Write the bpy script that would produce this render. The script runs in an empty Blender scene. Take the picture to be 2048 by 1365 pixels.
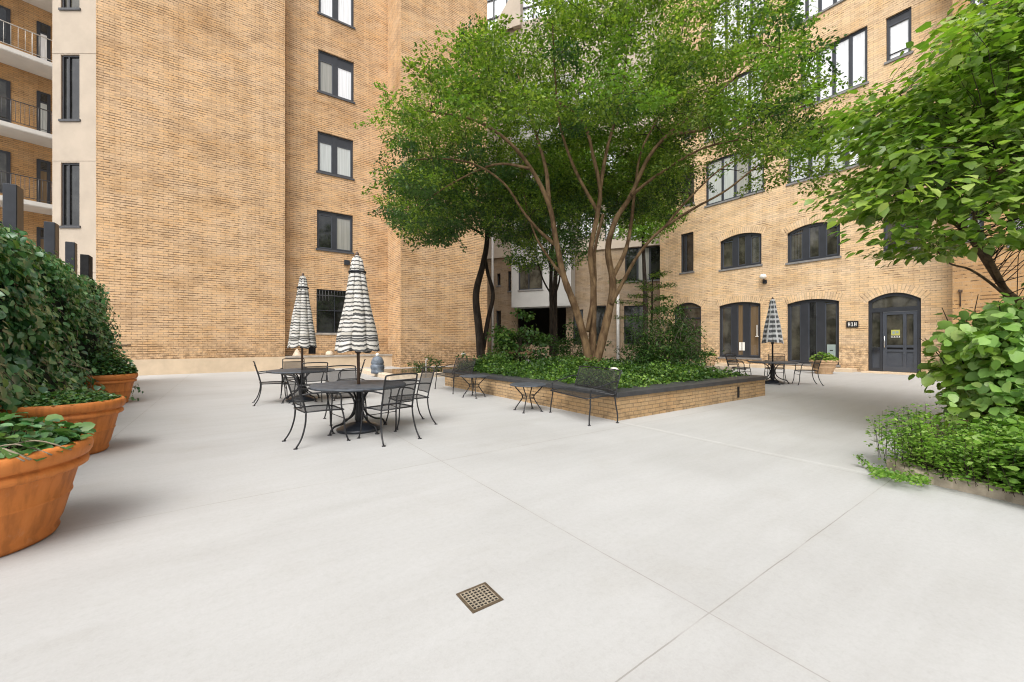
import bpy, math, random
import numpy as np
from mathutils import Vector, Matrix

R = math.radians
SC = bpy.context.scene
COL = SC.collection

# ---------------------------------------------------------------- camera
CH = 1.30                      # eye height above the paving, metres
FPX, HPX = 800.0, 683.0        # focal length and horizon of the 2048 px wide photograph
cam = bpy.data.objects.new("camera", bpy.data.cameras.new("camera"))
COL.objects.link(cam)
cam.location = (0, 0, CH)
cam.rotation_euler = (R(90), 0, 0)
cam.data.sensor_width = 36.0
cam.data.lens = 36.0 * FPX / 2048.0
cam.data.clip_start = 0.05
cam.data.clip_end = 800
SC.camera = cam

# ---------------------------------------------------------------- sky, sun, exposure
SUN_EL, SUN_AZ = 55.0, -161.0          # azimuth clockwise from +Y
world = bpy.data.worlds.new("World")
SC.world = world
world.use_nodes = True
wn = world.node_tree.nodes
wl = world.node_tree.links
sky = wn.new('ShaderNodeTexSky')
sky.sky_type = 'NISHITA'
sky.sun_disc = False
sky.sun_elevation = R(SUN_EL)
sky.sun_rotation = R(SUN_AZ)
sky.dust_density = 5.0
sky.air_density = 1.0
sky.ozone_density = 1.0
hs = wn.new('ShaderNodeHueSaturation')
hs.inputs['Saturation'].default_value = 0.25      # thin bright overcast
wl.new(sky.outputs[0], hs.inputs['Color'])
bg = wn['Background']
bg.inputs['Strength'].default_value = 0.15
wl.new(hs.outputs[0], bg.inputs['Color'])

sl = bpy.data.lights.new("sun", 'SUN')
sl.energy = 1.2
sl.angle = R(50)
sl.color = (1.0, 0.95, 0.87)
sun = bpy.data.objects.new("sun", sl)
COL.objects.link(sun)
sd = Vector((math.sin(R(SUN_AZ)) * math.cos(R(SUN_EL)), math.cos(R(SUN_AZ)) * math.cos(R(SUN_EL)), math.sin(R(SUN_EL))))
sun.rotation_euler = sd.to_track_quat('Z', 'Y').to_euler()
sun.location = sd * 60

SC.view_settings.view_transform = 'Standard'
SC.view_settings.look = 'None'
SC.view_settings.gamma = 1.0
SC.view_settings.exposure = 0.74
SC.cycles.use_denoising = True
SC.cycles.filter_width = 1.1
SC.cycles.max_bounces = 8
SC.cycles.transparent_max_bounces = 16

# ---------------------------------------------------------------- geometry helpers
TH = R(35.15)                          # the courtyard's own axes: a along A, b along B
AX = (math.cos(TH), math.sin(TH))
BX = (-math.sin(TH), math.cos(TH))


def ab(a, b, z=0.0):
    return Vector((a * AX[0] + b * BX[0], a * AX[1] + b * BX[1], z))


def to_ab(x, y):
    return x * AX[0] + y * AX[1], x * BX[0] + y * BX[1]


def gp(u, v, z=0.0):
    """point at height z seen at photo pixel u, v"""
    Y = (CH - z) * FPX / (v - HPX)
    return Vector(((u - 1024) / FPX * Y, Y, z))


def at(u, v, Y):
    return Vector(((u - 1024) / FPX * Y, Y, CH - (v - HPX) / FPX * Y))


class Frame:
    """upright plane through p0, local x along phi, outward side -y"""
    def __init__(s, p0, phi):
        s.p0 = Vector((p0[0], p0[1])); s.phi = phi
        s.e = Vector((math.cos(phi), math.sin(phi))); s.n = Vector((-math.sin(phi), math.cos(phi)))

    def hit(s, u, v, off=0.0):
        d = Vector(((u - 1024) / FPX, 1.0))
        t = (off + s.p0.dot(s.n)) / d.dot(s.n)
        P = d * t
        return (P - s.p0).dot(s.e), CH - (v - HPX) / FPX * t

    def x(s, u, off=0.0):
        return s.hit(u, 600, off)[0]

    def z(s, u, v, off=0.0):
        return s.hit(u, v, off)[1]


class MB:
    """collects faces; build() links them as ONE mesh with box-projected UVs in metres"""
    def __init__(s):
        s.v = []; s.f = []; s.m = []; s.uv = {}; s.smooth = []

    def quad(s, pts, m=0, uv=None, smooth=False):
        i = len(s.v)
        s.v.extend([tuple(p) for p in pts])
        s.f.append(tuple(range(i, i + len(pts)))); s.m.append(m); s.smooth.append(smooth)
        if uv: s.uv[len(s.f) - 1] = uv

    def box(s, x0, x1, y0, y1, z0, z1, m=0, skip=""):
        if x0 > x1: x0, x1 = x1, x0
        if y0 > y1: y0, y1 = y1, y0
        if z0 > z1: z0, z1 = z1, z0
        if 'f' not in skip: s.quad([(x0, y0, z0), (x1, y0, z0), (x1, y0, z1), (x0, y0, z1)], m)
        if 'b' not in skip: s.quad([(x1, y1, z0), (x0, y1, z0), (x0, y1, z1), (x1, y1, z1)], m)
        if 'l' not in skip: s.quad([(x0, y1, z0), (x0, y0, z0), (x0, y0, z1), (x0, y1, z1)], m)
        if 'r' not in skip: s.quad([(x1, y0, z0), (x1, y1, z0), (x1, y1, z1), (x1, y0, z1)], m)
        if 't' not in skip: s.quad([(x0, y0, z1), (x1, y0, z1), (x1, y1, z1), (x0, y1, z1)], m)
        if 'd' not in skip: s.quad([(x0, y1, z0), (x1, y1, z0), (x1, y0, z0), (x0, y0, z0)], m)

    def bbox(s, x0, x1, y0, y1, z0, z1, c=0.01, m=0):
        """box with chamfered vertical and top edges"""
        for (a, b_, h0, h1) in ((0, 0, z0, z1 - c),):
            p = [(x0 + c, y0), (x1 - c, y0), (x1, y0 + c), (x1, y1 - c), (x1 - c, y1), (x0 + c, y1), (x0, y1 - c), (x0, y0 + c)]
            q = [(x0 + 2 * c, y0 + c), (x1 - 2 * c, y0 + c), (x1 - c, y0 + 2 * c), (x1 - c, y1 - 2 * c), (x1 - 2 * c, y1 - c), (x0 + 2 * c, y1 - c), (x0 + c, y1 - 2 * c), (x0 + c, y0 + 2 * c)]
            for k in range(8):
                j = (k + 1) % 8
                s.quad([(*p[k], h0), (*p[j], h0), (*p[j], h1), (*p[k], h1)], m)
                s.quad([(*p[k], h1), (*p[j], h1), (*q[j], z1), (*q[k], z1)], m)
            s.quad([(*w, z1) for w in q], m)
            s.quad([(*w, z0) for w in reversed(p)], m)

    def ring_strip(s, rings, m=0, smooth=True, closed=True, cap0=False, cap1=False):
        n = len(rings[0]); i0 = len(s.v)
        for r in rings: s.v.extend([tuple(p) for p in r])
        for k in range(len(rings) - 1):
            for j in range(n if closed else n - 1):
                j2 = (j + 1) % n
                s.f.append((i0 + k * n + j, i0 + k * n + j2, i0 + (k + 1) * n + j2, i0 + (k + 1) * n + j))
                s.m.append(m); s.smooth.append(smooth)
        if cap0: s.f.append(tuple(i0 + j for j in reversed(range(n)))); s.m.append(m); s.smooth.append(False)
        if cap1: s.f.append(tuple(i0 + (len(rings) - 1) * n + j for j in range(n))); s.m.append(m); s.smooth.append(False)

    def tube(s, pts, rad, n=8, m=0, caps=True):
        pts = [Vector(p) for p in pts]
        if not hasattr(rad, '__len__'): rad = [rad] * len(pts)
        rings = []; prev = None
        for i, p in enumerate(pts):
            t = (pts[min(i + 1, len(pts) - 1)] - pts[max(i - 1, 0)])
            if t.length < 1e-9: t = Vector((0, 0, 1))
            t.normalize()
            if prev is None:
                up = Vector((0, 0, 1)) if abs(t.z) < 0.9 else Vector((1, 0, 0))
                a = t.cross(up).normalized()
            else:
                a = (prev - t * prev.dot(t))
                a = a.normalized() if a.length > 1e-6 else t.orthogonal().normalized()
            prev = a; b = t.cross(a)
            rings.append([p + (a * math.cos(2 * math.pi * k / n) + b * math.sin(2 * math.pi * k / n)) * rad[i] for k in range(n)])
        s.ring_strip(rings, m, True, True, caps, caps)

    def lathe(s, prof, n=32, c=(0, 0, 0), m=0, cap0=False, cap1=False, wob=None):
        rings = []
        for (r, z) in prof:
            rings.append([(c[0] + r * math.cos(2 * math.pi * k / n), c[1] + r * math.sin(2 * math.pi * k / n), c[2] + z) for k in range(n)])
        s.ring_strip(rings, m, True, True, cap0, cap1)

    def build(s, name, mats, parent=None, auto_smooth=False):
        me = bpy.data.meshes.new(name)
        me.from_pydata(s.v, [], s.f)
        if not isinstance(mats, (list, tuple)): mats = [mats]
        for mm in mats: me.materials.append(mm)
        me.polygons.foreach_set('material_index', s.m)
        me.polygons.foreach_set('use_smooth', s.smooth)
        uvl = me.uv_layers.new(name='UVMap')
        co = s.v; ud = uvl.data
        for p in me.polygons:
            n = p.normal
            cu = s.uv.get(p.index)
            ax = 0 if abs(n.x) >= abs(n.y) and abs(n.x) > abs(n.z) else (1 if abs(n.y) > abs(n.z) else 2)
            for k, li in enumerate(p.loop_indices):
                if cu: ud[li].uv = cu[k]; continue
                x, y, z = co[me.loops[li].vertex_index]
                ud[li].uv = (y, z) if ax == 0 else ((x, z) if ax == 1 else (x, y))
        me.update()
        o = bpy.data.objects.new(name, me)
        COL.objects.link(o)
        if parent is not None: o.parent = parent
        return o


def tag(o, label=None, cat=None, group=None, kind=None):
    if label: o['label'] = label
    if cat: o['category'] = cat
    if group: o['group'] = group
    if kind: o['kind'] = kind
    return o


def empty(name, loc, rz=0.0, label=None, cat=None, group=None):
    o = bpy.data.objects.new(name, None)
    o.empty_display_size = 0.2
    COL.objects.link(o)
    o.location = loc
    o.rotation_euler = (0, 0, rz)
    return tag(o, label, cat, group)


def copy_tree(o, parent=None):
    c = o.copy(); COL.objects.link(c)
    if parent is not None: c.parent = parent
    for ch in list(o.children): copy_tree(ch, c)
    return c


def smooth_path(pts, n=5):
    P = [Vector(p) for p in pts]
    if len(P) < 3: return P
    out = []
    for i in range(len(P) - 1):
        p0 = P[max(i - 1, 0)]; p1 = P[i]; p2 = P[i + 1]; p3 = P[min(i + 2, len(P) - 1)]
        for k in range(n):
            t = k / n
            out.append(0.5 * ((2 * p1) + (p2 - p0) * t + (2 * p0 - 5 * p1 + 4 * p2 - p3) * t * t + (3 * p1 - p0 - 3 * p2 + p3) * t ** 3))
    out.append(P[-1])
    return out


# ---------------------------------------------------------------- materials
class NT:
    def __init__(s, name):
        s.mat = bpy.data.materials.new(name); s.mat.use_nodes = True
        s.n = s.mat.node_tree.nodes; s.l = s.mat.node_tree.links
        s.b = s.n['Principled BSDF']; s.out = s.n['Material Output']

    def node(s, t, **kw):
        nd = s.n.new(t)
        for k, v in kw.items():
            if k.startswith('i_'): nd.inputs[k[2:].replace('_', ' ')].default_value = v
            else: setattr(nd, k, v)
        return nd

    def link(s, a, b): s.l.new(a, b)

    def coords(s, kind='UV', scale=(1, 1, 1), rot=(0, 0, 0)):
        tc = s.node('ShaderNodeTexCoord'); mp = s.node('ShaderNodeMapping')
        mp.inputs['Scale'].default_value = scale; mp.inputs['Rotation'].default_value = rot
        s.link(tc.outputs[kind], mp.inputs[0]); return mp.outputs[0]

    def noise(s, vec, scale, detail=4, rough=.55):
        nz = s.node('ShaderNodeTexNoise')
        nz.inputs['Scale'].default_value = scale; nz.inputs['Detail'].default_value = detail; nz.inputs['Roughness'].default_value = rough
        if vec is not None: s.link(vec, nz.inputs['Vector'])
        return nz.outputs['Fac']

    def ramp(s, fac, stops):
        r = s.node('ShaderNodeValToRGB')
        el = r.color_ramp.elements
        while len(el) < len(stops): el.new(0.5)
        for e, (p, c) in zip(el, stops):
            e.position = p; e.color = (*c, 1) if len(c) == 3 else c
        s.link(fac, r.inputs[0]); return r.outputs[0]

    def mix(s, fac, a, b, blend='MIX'):
        m = s.node('ShaderNodeMix', data_type='RGBA', blend_type=blend)
        for sock, val in ((m.inputs[0], fac), (m.inputs[6], a), (m.inputs[7], b)):
            if hasattr(val, 'is_output'): s.link(val, sock)
            elif isinstance(val, (int, float)): sock.default_value = val
            else: sock.default_value = (*val, 1) if len(val) == 3 else val
        return m.outputs[2]

    def math(s, op, a, b=0.0, c=None):
        m = s.node('ShaderNodeMath', operation=op)
        for i, val in enumerate((a, b) if c is None else (a, b, c)):
            if hasattr(val, 'is_output'): s.link(val, m.inputs[i])
            else: m.inputs[i].default_value = val
        return m.outputs[0]

    def bump(s, h, strength=.3, dist=.01):
        b = s.node('ShaderNodeBump'); b.inputs['Strength'].default_value = strength; b.inputs['Distance'].default_value = dist
        s.link(h, b.inputs['Height']); s.link(b.outputs[0], s.b.inputs['Normal'])

    def set(s, color=None, rough=None, metal=None, spec=None):
        if color is not None:
            if hasattr(color, 'is_output'): s.link(color, s.b.inputs['Base Color'])
            else: s.b.inputs['Base Color'].default_value = (*color, 1)
        if rough is not None:
            if hasattr(rough, 'is_output'): s.link(rough, s.b.inputs['Roughness'])
            else: s.b.inputs['Roughness'].default_value = rough
        if metal is not None: s.b.inputs['Metallic'].default_value = metal
        if spec is not None: s.b.inputs['Specular IOR Level'].default_value = spec
        return s.mat


def brick_mat(name, c1, c2, dark, joint, bw=.30, rh=.085, dashes=.5, stain=.35, foot_dark=None):
    t = NT(name)
    uv = t.coords('UV')
    wob = t.node('ShaderNodeVectorMath', operation='ADD')
    nz3 = t.node('ShaderNodeTexNoise'); nz3.inputs['Scale'].default_value = 1.3
    t.link(uv, nz3.inputs['Vector'])
    sub = t.node('ShaderNodeVectorMath', operation='SCALE'); sub.inputs[3].default_value = 0.035
    t.link(nz3.outputs['Color'], sub.inputs[0])
    t.link(uv, wob.inputs[0]); t.link(sub.outputs[0], wob.inputs[1])
    br = t.node('ShaderNodeTexBrick', offset=.5)
    t.link(wob.outputs[0], br.inputs['Vector'])
    br.inputs['Scale'].default_value = 1.0
    br.inputs['Brick Width'].default_value = bw; br.inputs['Row Height'].default_value = rh
    br.inputs['Mortar Size'].default_value = rh * .15; br.inputs['Mortar Smooth'].default_value = .3
    br.inputs['Bias'].default_value = -.1
    br.inputs['Color1'].default_value = (*c1, 1); br.inputs['Color2'].default_value = (*c2, 1)
    # rough, raked courses: shadows under the bricks painted as broken dark dashes along the bed joints
    sxy = t.node('ShaderNodeSeparateXYZ'); t.link(wob.outputs[0], sxy.inputs[0])
    row = t.math('DIVIDE', sxy.outputs[1], rh)
    big = t.noise(t.coords('UV', (.35, .6, 1)), 1.0, 4, .6)
    cmb = t.node('ShaderNodeCombineXYZ')
    t.link(t.math('MULTIPLY', sxy.outputs[0], 4.4), cmb.inputs[0]); t.link(t.math('MULTIPLY', t.math('FLOOR', t.math('ADD', row, .5)), 5.17), cmb.inputs[1])
    rn = t.noise(cmb.outputs[0], 1.0, 5, .72)
    patch = t.noise(t.coords('UV', (.8, 1.6, 1)), 1.1, 5, .65)
    lvl = t.math('ADD', rn, t.math('MULTIPLY', t.math('SUBTRACT', patch, .5), .9))
    edge = t.math('ABSOLUTE', t.math('SUBTRACT', t.math('FRACT', t.math('ADD', row, .5)), .5))      # 0 at the joint
    thick = t.math('MULTIPLY', t.math('SUBTRACT', lvl, .60 - .16 * dashes), 1.5)
    dash = t.ramp(t.math('SUBTRACT', t.math('MINIMUM', thick, .20), edge), [(.0, (0, 0, 0)), (.10, (1, 1, 1))])
    t.link(t.mix(.35, joint, dark), br.inputs['Mortar']) if False else None
    br.inputs['Mortar'].default_value = (*[x * .80 for x in joint], 1)
    pmask = dash
    br2 = t.node('ShaderNodeTexBrick', offset=.5)
    t.link(wob.outputs[0], br2.inputs['Vector'])
    for k in ('Scale', 'Brick Width', 'Row Height', 'Bias'): br2.inputs[k].default_value = br.inputs[k].default_value
    br2.inputs['Mortar Size'].default_value = 0.0
    br2.inputs['Color1'].default_value = (0, 0, 0, 1); br2.inputs['Color2'].default_value = (1, 1, 1, 1); br2.inputs['Bias'].default_value = 0
    tone = t.ramp(br2.outputs['Color'], [(.0, (.80, .77, .74)), (.35, (.96, .955, .95)), (.7, (1.03, 1.02, 1.01)), (1.0, (1.12, 1.11, 1.09))])
    col = t.mix(1.0, br.outputs['Color'], tone, 'MULTIPLY')
    col = t.mix(t.math('MULTIPLY', dash, .82), col, dark)
    st = t.ramp(big, [(.30, (.70, .64, .56)), (.5, (1, 1, 1)), (.72, (1.10, 1.09, 1.07))])
    rain = t.ramp(t.noise(t.coords('UV', (1.5, .10, 1)), 1.5, 6, .7), [(.34, (.83, .80, .76)), (.55, (1, 1, 1)), (.75, (1.07, 1.07, 1.06))])
    col = t.mix(.8, col, rain, 'MULTIPLY')
    col = t.mix(stain * 2 if stain < .5 else 1.0, col, st, 'MULTIPLY')
    hue = t.ramp(t.noise(t.coords('UV', (.5, 1.4, 1)), .9, 6, .7), [(.36, (.95, .89, .79)), (.5, (1, .99, .97)), (.64, (1.02, 1.04, 1.09))])
    col = t.mix(.9, col, hue, 'MULTIPLY')
    fine = t.ramp(t.noise(uv, 34, 3, .6), [(.3, (.86, .86, .86)), (.7, (1.08, 1.08, 1.08))])
    col = t.mix(.8, col, fine, 'MULTIPLY')
    if foot_dark:  # blotchy darkening towards the foot of the wall
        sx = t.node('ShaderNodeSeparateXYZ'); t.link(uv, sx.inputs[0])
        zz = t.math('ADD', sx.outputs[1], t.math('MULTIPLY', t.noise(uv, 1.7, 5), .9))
        lo = t.ramp(t.math('DIVIDE', zz, foot_dark), [(.55, (1, 1, 1)), (1.0, (0, 0, 0))])
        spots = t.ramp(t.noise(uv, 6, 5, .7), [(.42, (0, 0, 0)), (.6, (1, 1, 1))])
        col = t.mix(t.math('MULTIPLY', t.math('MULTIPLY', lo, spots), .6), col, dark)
    t.bump(t.math('ADD', t.math('MULTIPLY', dash, 1.2), t.math('MULTIPLY', t.noise(uv, 40, 3), -.6)), .5, -.012)
    return t.set(col, .88, spec=.25)


def plain(name, col, rough=.6, metal=0.0, var=.12, scale=8, bump=0.0, spec=.4, kind='Object', stops=(.35, .65)):
    t = NT(name)
    v = t.coords(kind)
    f = t.noise(v, scale, 5, .6)
    c = t.ramp(f, [(stops[0], tuple(x * (1 - var) for x in col)), (stops[1], tuple(min(1, x * (1 + var)) for x in col))])
    if bump: t.bump(t.noise(v, scale * 6, 4), bump, .01)
    return t.set(c, rough, metal, spec)


def glass_mat(name, col, rough=.04, ior=1.75, wav=.02, stripes=False, grad=None):
    t = NT(name)
    uv = t.coords('UV')
    c = col
    if stripes:
        w = t.noise(t.coords('UV', (9, .25, 1)), 1.6, 3, .5)
        c = t.ramp(w, [(.36, tuple(x * .80 for x in col)), (.62, col)])
    else:
        w = t.noise(t.coords('UV', (1.0, .7, 1)), 1.8, 4, .6)
        c = t.ramp(w, [(.38, tuple(x * .45 for x in col)), (.62, tuple(x * 1.5 for x in col))])
    t.b.inputs['IOR'].default_value = ior
    t.bump(t.noise(uv, 1.1, 1), wav, .05)
    return t.set(c, rough, 0, .5)


def leaf_mat(name, ca, cb, cc=None, trans=.35, rough=.42, spec=.35, tcol=None):
    t = NT(name)
    g = t.node('ShaderNodeNewGeometry')
    stops = [(0, ca), (1, cb)] if cc is None else [(0, ca), (.6, cb), (1, cc)]
    c = t.ramp(g.outputs['Random Per Island'], stops)
    cl = t.ramp(t.noise(t.coords('Object'), .9, 3, .6), [(.35, (.72, .78, .72)), (.65, (1.18, 1.12, 1.0))])
    c = t.mix(1.0, c, cl, 'MULTIPLY')
    t.set(c, rough, 0, spec)
    tr = t.node('ShaderNodeBsdfTranslucent')
    tc = t.mix(1.0, c, tcol or (1.25, 1.35, .55), 'MULTIPLY')
    t.link(tc, tr.inputs['Color'])
    mx = t.node('ShaderNodeMixShader'); mx.inputs[0].default_value = trans
    t.link(t.b.outputs[0], mx.inputs[1]); t.link(tr.outputs[0], mx.inputs[2]); t.link(mx.outputs[0], t.out.inputs[0])
    return t.mat


def mesh_mat(name, col, holes=.4):
    """expanded-metal mesh: far finer than a pixel, so a constant share of light passes"""
    t = NT(name)
    uv = t.coords('UV')
    t.set(t.ramp(t.noise(uv, 14, 4), [(.3, tuple(x * .8 for x in col)), (.7, tuple(x * 1.25 for x in col))]), .55, 0, .4)
    tr = t.node('ShaderNodeBsdfTransparent'); mx = t.node('ShaderNodeMixShader')
    mx.inputs[0].default_value = holes
    t.link(t.b.outputs[0], mx.inputs[1]); t.link(tr.outputs[0], mx.inputs[2]); t.link(mx.outputs[0], t.out.inputs[0])
    return t.mat


M = {}
M['brick'] = brick_mat('buff_brick', (.69, .485, .30), (.61, .395, .215), (.115, .07, .038), (.54, .39, .245), bw=.30, rh=.092, dashes=1.0, foot_dark=2.0)
M['brick_r'] = brick_mat('buff_brick_pale', (.74, .56, .37), (.68, .49, .29), (.15, .095, .055), (.66, .50, .33), bw=.30, rh=.092, dashes=.42, foot_dark=2.4)
M['brick_wing'] = brick_mat('buff_brick_wing', (.50, .32, .165), (.44, .27, .13), (.14, .085, .045), (.55, .38, .22), rh=.13, bw=.42, dashes=.8)
M['brick_planter'] = brick_mat('weathered_brick', (.55, .40, .235), (.47, .31, .165), (.11, .075, .045), (.40, .30, .19), bw=.21, rh=.068, dashes=.55, foot_dark=.7)
M['brick_taupe'] = brick_mat('taupe_brick', (.34, .265, .19), (.29, .22, .15), (.08, .06, .045), (.33, .27, .2), dashes=.3)
M['brick_balcony'] = brick_mat('orange_brick', (.58, .37, .19), (.52, .31, .14), (.12, .07, .04), (.48, .32, .18), dashes=.4)


def concrete_mat():
    t = NT('court_concrete')
    ob = t.coords('Object')
    sx = t.node('ShaderNodeSeparateXYZ'); t.link(ob, sx.inputs[0])
    wob = t.math('MULTIPLY', t.math('SUBTRACT', t.noise(ob, 3.0, 3), .5), .012)

    def joints(c, off, per, w):
        m = t.math('ADD', t.math('SUBTRACT', c, off - per / 2 - per * 40), wob)
        m = t.math('MODULO', m, per)
        d = t.math('ABSOLUTE', t.math('SUBTRACT', m, per / 2))
        return t.math('LESS_THAN', d, w), t.math('SUBTRACT', 1.0, t.math('MINIMUM', t.math('DIVIDE', d, w * 12), 1.0))
    ja, ha = joints(sx.outputs[0], 1.87, 3.16, .0034)
    jb, hb = joints(sx.outputs[1], 1.02, 2.97, .0034)
    j = t.math('MAXIMUM', ja, jb)
    brk = t.ramp(t.noise(ob, 1.6, 4), [(.36, (.25, .25, .25)), (.56, (1, 1, 1))])
    j = t.math('MULTIPLY', j, brk)
    h = t.math('MAXIMUM', ha, hb)
    big = t.ramp(t.noise(ob, .35, 5, .6), [(.3, (.355, .355, .349)), (.5, (.396, .398, .394)), (.72, (.424, .426, .424))])
    streak = t.ramp(t.noise(t.coords('Object', (.35, 2.6, 1), (0, 0, R(-30))), 1.6, 6, .65), [(.30, (.955, .95, .942)), (.6, (1.015, 1.015, 1.015))])
    col = t.mix(1.0, big, streak, 'MULTIPLY')
    fine = t.ramp(t.noise(ob, 95, 4, .7), [(.3, (.955, .955, .955)), (.7, (1.03, 1.03, 1.03))])
    col = t.mix(1.0, col, fine, 'MULTIPLY')
    grit = t.ramp(t.noise(ob, 26, 6, .8), [(.30, (.93, .925, .915)), (.5, (1, 1, 1)), (.72, (1.04, 1.04, 1.04))])
    col = t.mix(1.0, col, grit, 'MULTIPLY')
    blot = t.ramp(t.noise(ob, 1.1, 6, .7), [(.54, (1, 1, 1)), (.74, (.94, .93, .91))])
    col = t.mix(1.0, col, blot, 'MULTIPLY')
    vo = t.node('ShaderNodeTexVoronoi'); vo.inputs['Scale'].default_value = 1.25; vo.inputs['Randomness'].default_value = 1
    t.link(ob, vo.inputs['Vector'])
    sp = t.math('LESS_THAN', vo.outputs['Distance'], .011)
    col = t.mix(t.math('MULTIPLY', sp, .75), col, (.09, .075, .06))
    col = t.mix(t.math('MULTIPLY', h, .10), col, (.35, .33, .29))
    col = t.mix(t.math('MULTIPLY', j, .52), col, (.16, .145, .125))
    pale = t.math('LESS_THAN', t.math('ABSOLUTE', t.math('SUBTRACT', sx.outputs[0], t.math('ADD', 5.12, t.math('MULTIPLY', wob, 4.0)))), .028)
    pale = t.math('MULTIPLY', pale, t.math('LESS_THAN', sx.outputs[1], 4.25))
    pale = t.math('MULTIPLY', pale, t.ramp(t.noise(ob, 4.0, 5, .7), [(.36, (0, 0, 0)), (.6, (1, 1, 1))]))
    col = t.mix(t.math('MULTIPLY', pale, .35), col, (.55, .55, .53))
    hh = t.math('ADD', t.math('MULTIPLY', t.noise(t.coords('Object', (6, 46, 1), (0, 0, R(-30))), 1.0, 4, .6), .6), t.math('MULTIPLY', t.noise(ob, 170, 3), .5))
    hh = t.math('SUBTRACT', hh, t.math('MULTIPLY', j, 2.0))
    t.bump(hh, .22, .004)
    return t.set(col, t.ramp(t.noise(ob, 1.4, 4), [(.3, (.62, .62, .62)), (.7, (.80, .80, .80))]), 0, .35)


M['concrete'] = concrete_mat()
M['stucco'] = plain('beige_stucco', (.43, .37, .30), .85, var=.06, scale=1.3, bump=.08)
M['stucco_white'] = plain('white_stucco', (.40, .395, .38), .8, var=.06, scale=1.0, bump=.05)
M['slab'] = plain('white_slab', (.66, .64, .60), .8, var=.06, scale=1.0, bump=.05)
M['plinth'] = plain('cream_concrete', (.60, .475, .335), .85, var=.09, scale=1.6, bump=.1)
M['ledge_cap'] = plain('grey_stone_cap', (.34, .31, .27), .8, var=.2, scale=5, bump=.1)
M['kerb'] = plain('kerb_concrete', (.40, .34, .265), .9, var=.28, scale=7, bump=.3)
M['kerb_dark'] = plain('weathered_kerb', (.26, .20, .155), .9, var=.25, scale=7, bump=.3)
M['frame'] = plain('charcoal_frame', (.026, .029, .036), .42, var=.12, scale=3, spec=.5)
M['frame_grey'] = plain('slate_frame', (.052, .059, .074), .42, var=.1, scale=3, spec=.5)
M['sill'] = plain('sill_grey', (.20, .195, .19), .6, var=.12, scale=4)
M['sill_dark'] = plain('sill_charcoal', (.065, .068, .075), .6, var=.12, scale=4)
M['cap'] = plain('black_cap', (.040, .042, .045), .55, var=.25, scale=4, bump=.1, spec=.5)
M['iron'] = plain('wrought_iron', (.012, .0125, .015), .45, 0, var=.3, scale=12, spec=.5)
M['iron_top'] = plain('iron_tabletop', (.060, .069, .082), .55, 0, var=.35, scale=9, spec=.4)
M['ironmesh'] = mesh_mat('iron_mesh', (.022, .023, .025), .34)
M['rail_white'] = plain('white_rail', (.62, .60, .56), .5, .2, var=.1)
M['rail_grey'] = plain('grey_rail', (.10, .10, .105), .5, .3, var=.1)
M['black_metal'] = plain('black_fin', (.030, .033, .040), .4, .3, var=.2, scale=3, spec=.5)
M['resin'] = plain('black_resin', (.022, .026, .034), .28, var=.35, scale=10, spec=.6)
M['pole'] = plain('wood_pole', (.085, .052, .034), .5, var=.2, scale=10)
M['pole_black'] = plain('black_pole', (.02, .021, .024), .4, .5, var=.2)
M['soil'] = plain('dark_soil', (.065, .045, .03), 1.0, var=.5, scale=14, bump=.6)
M['white_lamp'] = plain('white_enamel', (.75, .72, .66), .4, var=.05)
M['white_pipe'] = plain('white_pipe', (.62, .61, .58), .5, var=.08)
M['steel'] = plain('brushed_steel', (.62, .62, .62), .25, 1.0, var=.1, scale=20)
M['brass'] = plain('tarnished_brass', (.36, .31, .235), .5, .3, var=.3, scale=60)
M['brass_dark'] = plain('brown_brass', (.13, .098, .066), .5, .4, var=.3, scale=60)
M['pitdark'] = plain('drain_dark', (.01, .009, .008), .9, var=.3)
M['dark'] = plain('dark_recess', (.012, .012, .013), .9, var=.3)
M['log'] = plain('pale_log', (.40, .33, .26), .85, var=.2, scale=9, bump=.3)
M['paper'] = plain('white_paper', (.78, .77, .73), .8, var=.04)
M['notice'] = plain('yellow_notice', (.42, .41, .10), .7, var=.08, scale=20)
M['crate'] = plain('grey_green_box', (.25, .31, .30), .6, var=.06)
M['water'] = plain('pond_water', (.010, .015, .011), .06, var=.4, scale=1.5, spec=.5)
M['stone_pale'] = plain('pale_stone', (.62, .52, .40), .85, var=.12, scale=9, bump=.3)
M['g_dark'] = glass_mat('dark_glass', (.020, .021, .020), ior=1.62)
M['g_mid'] = glass_mat('smoky_glass', (.055, .052, .040), ior=1.6)
M['g_curtain'] = glass_mat('curtain_behind_glass', (.33, .33, .30), ior=1.55, stripes=True)
M['g_warm'] = glass_mat('tan_curtain_behind_glass', (.16, .11, .062), ior=1.55, stripes=True)
M['g_blind'] = glass_mat('sky_white_glass', (.84, .86, .88), ior=2.3, stripes=True)  # white base colour stands for bright sky reflected in the panes
M['g_pale'] = glass_mat('pale_green_glass', (.50, .53, .51), ior=2.0, stripes=True)  # pale base colour stands for sky and trees reflected in the panes
M['g_sky'] = plain('frosted_skylight', (.80, .84, .88), .15, var=.04, scale=1, spec=.6)


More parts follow.
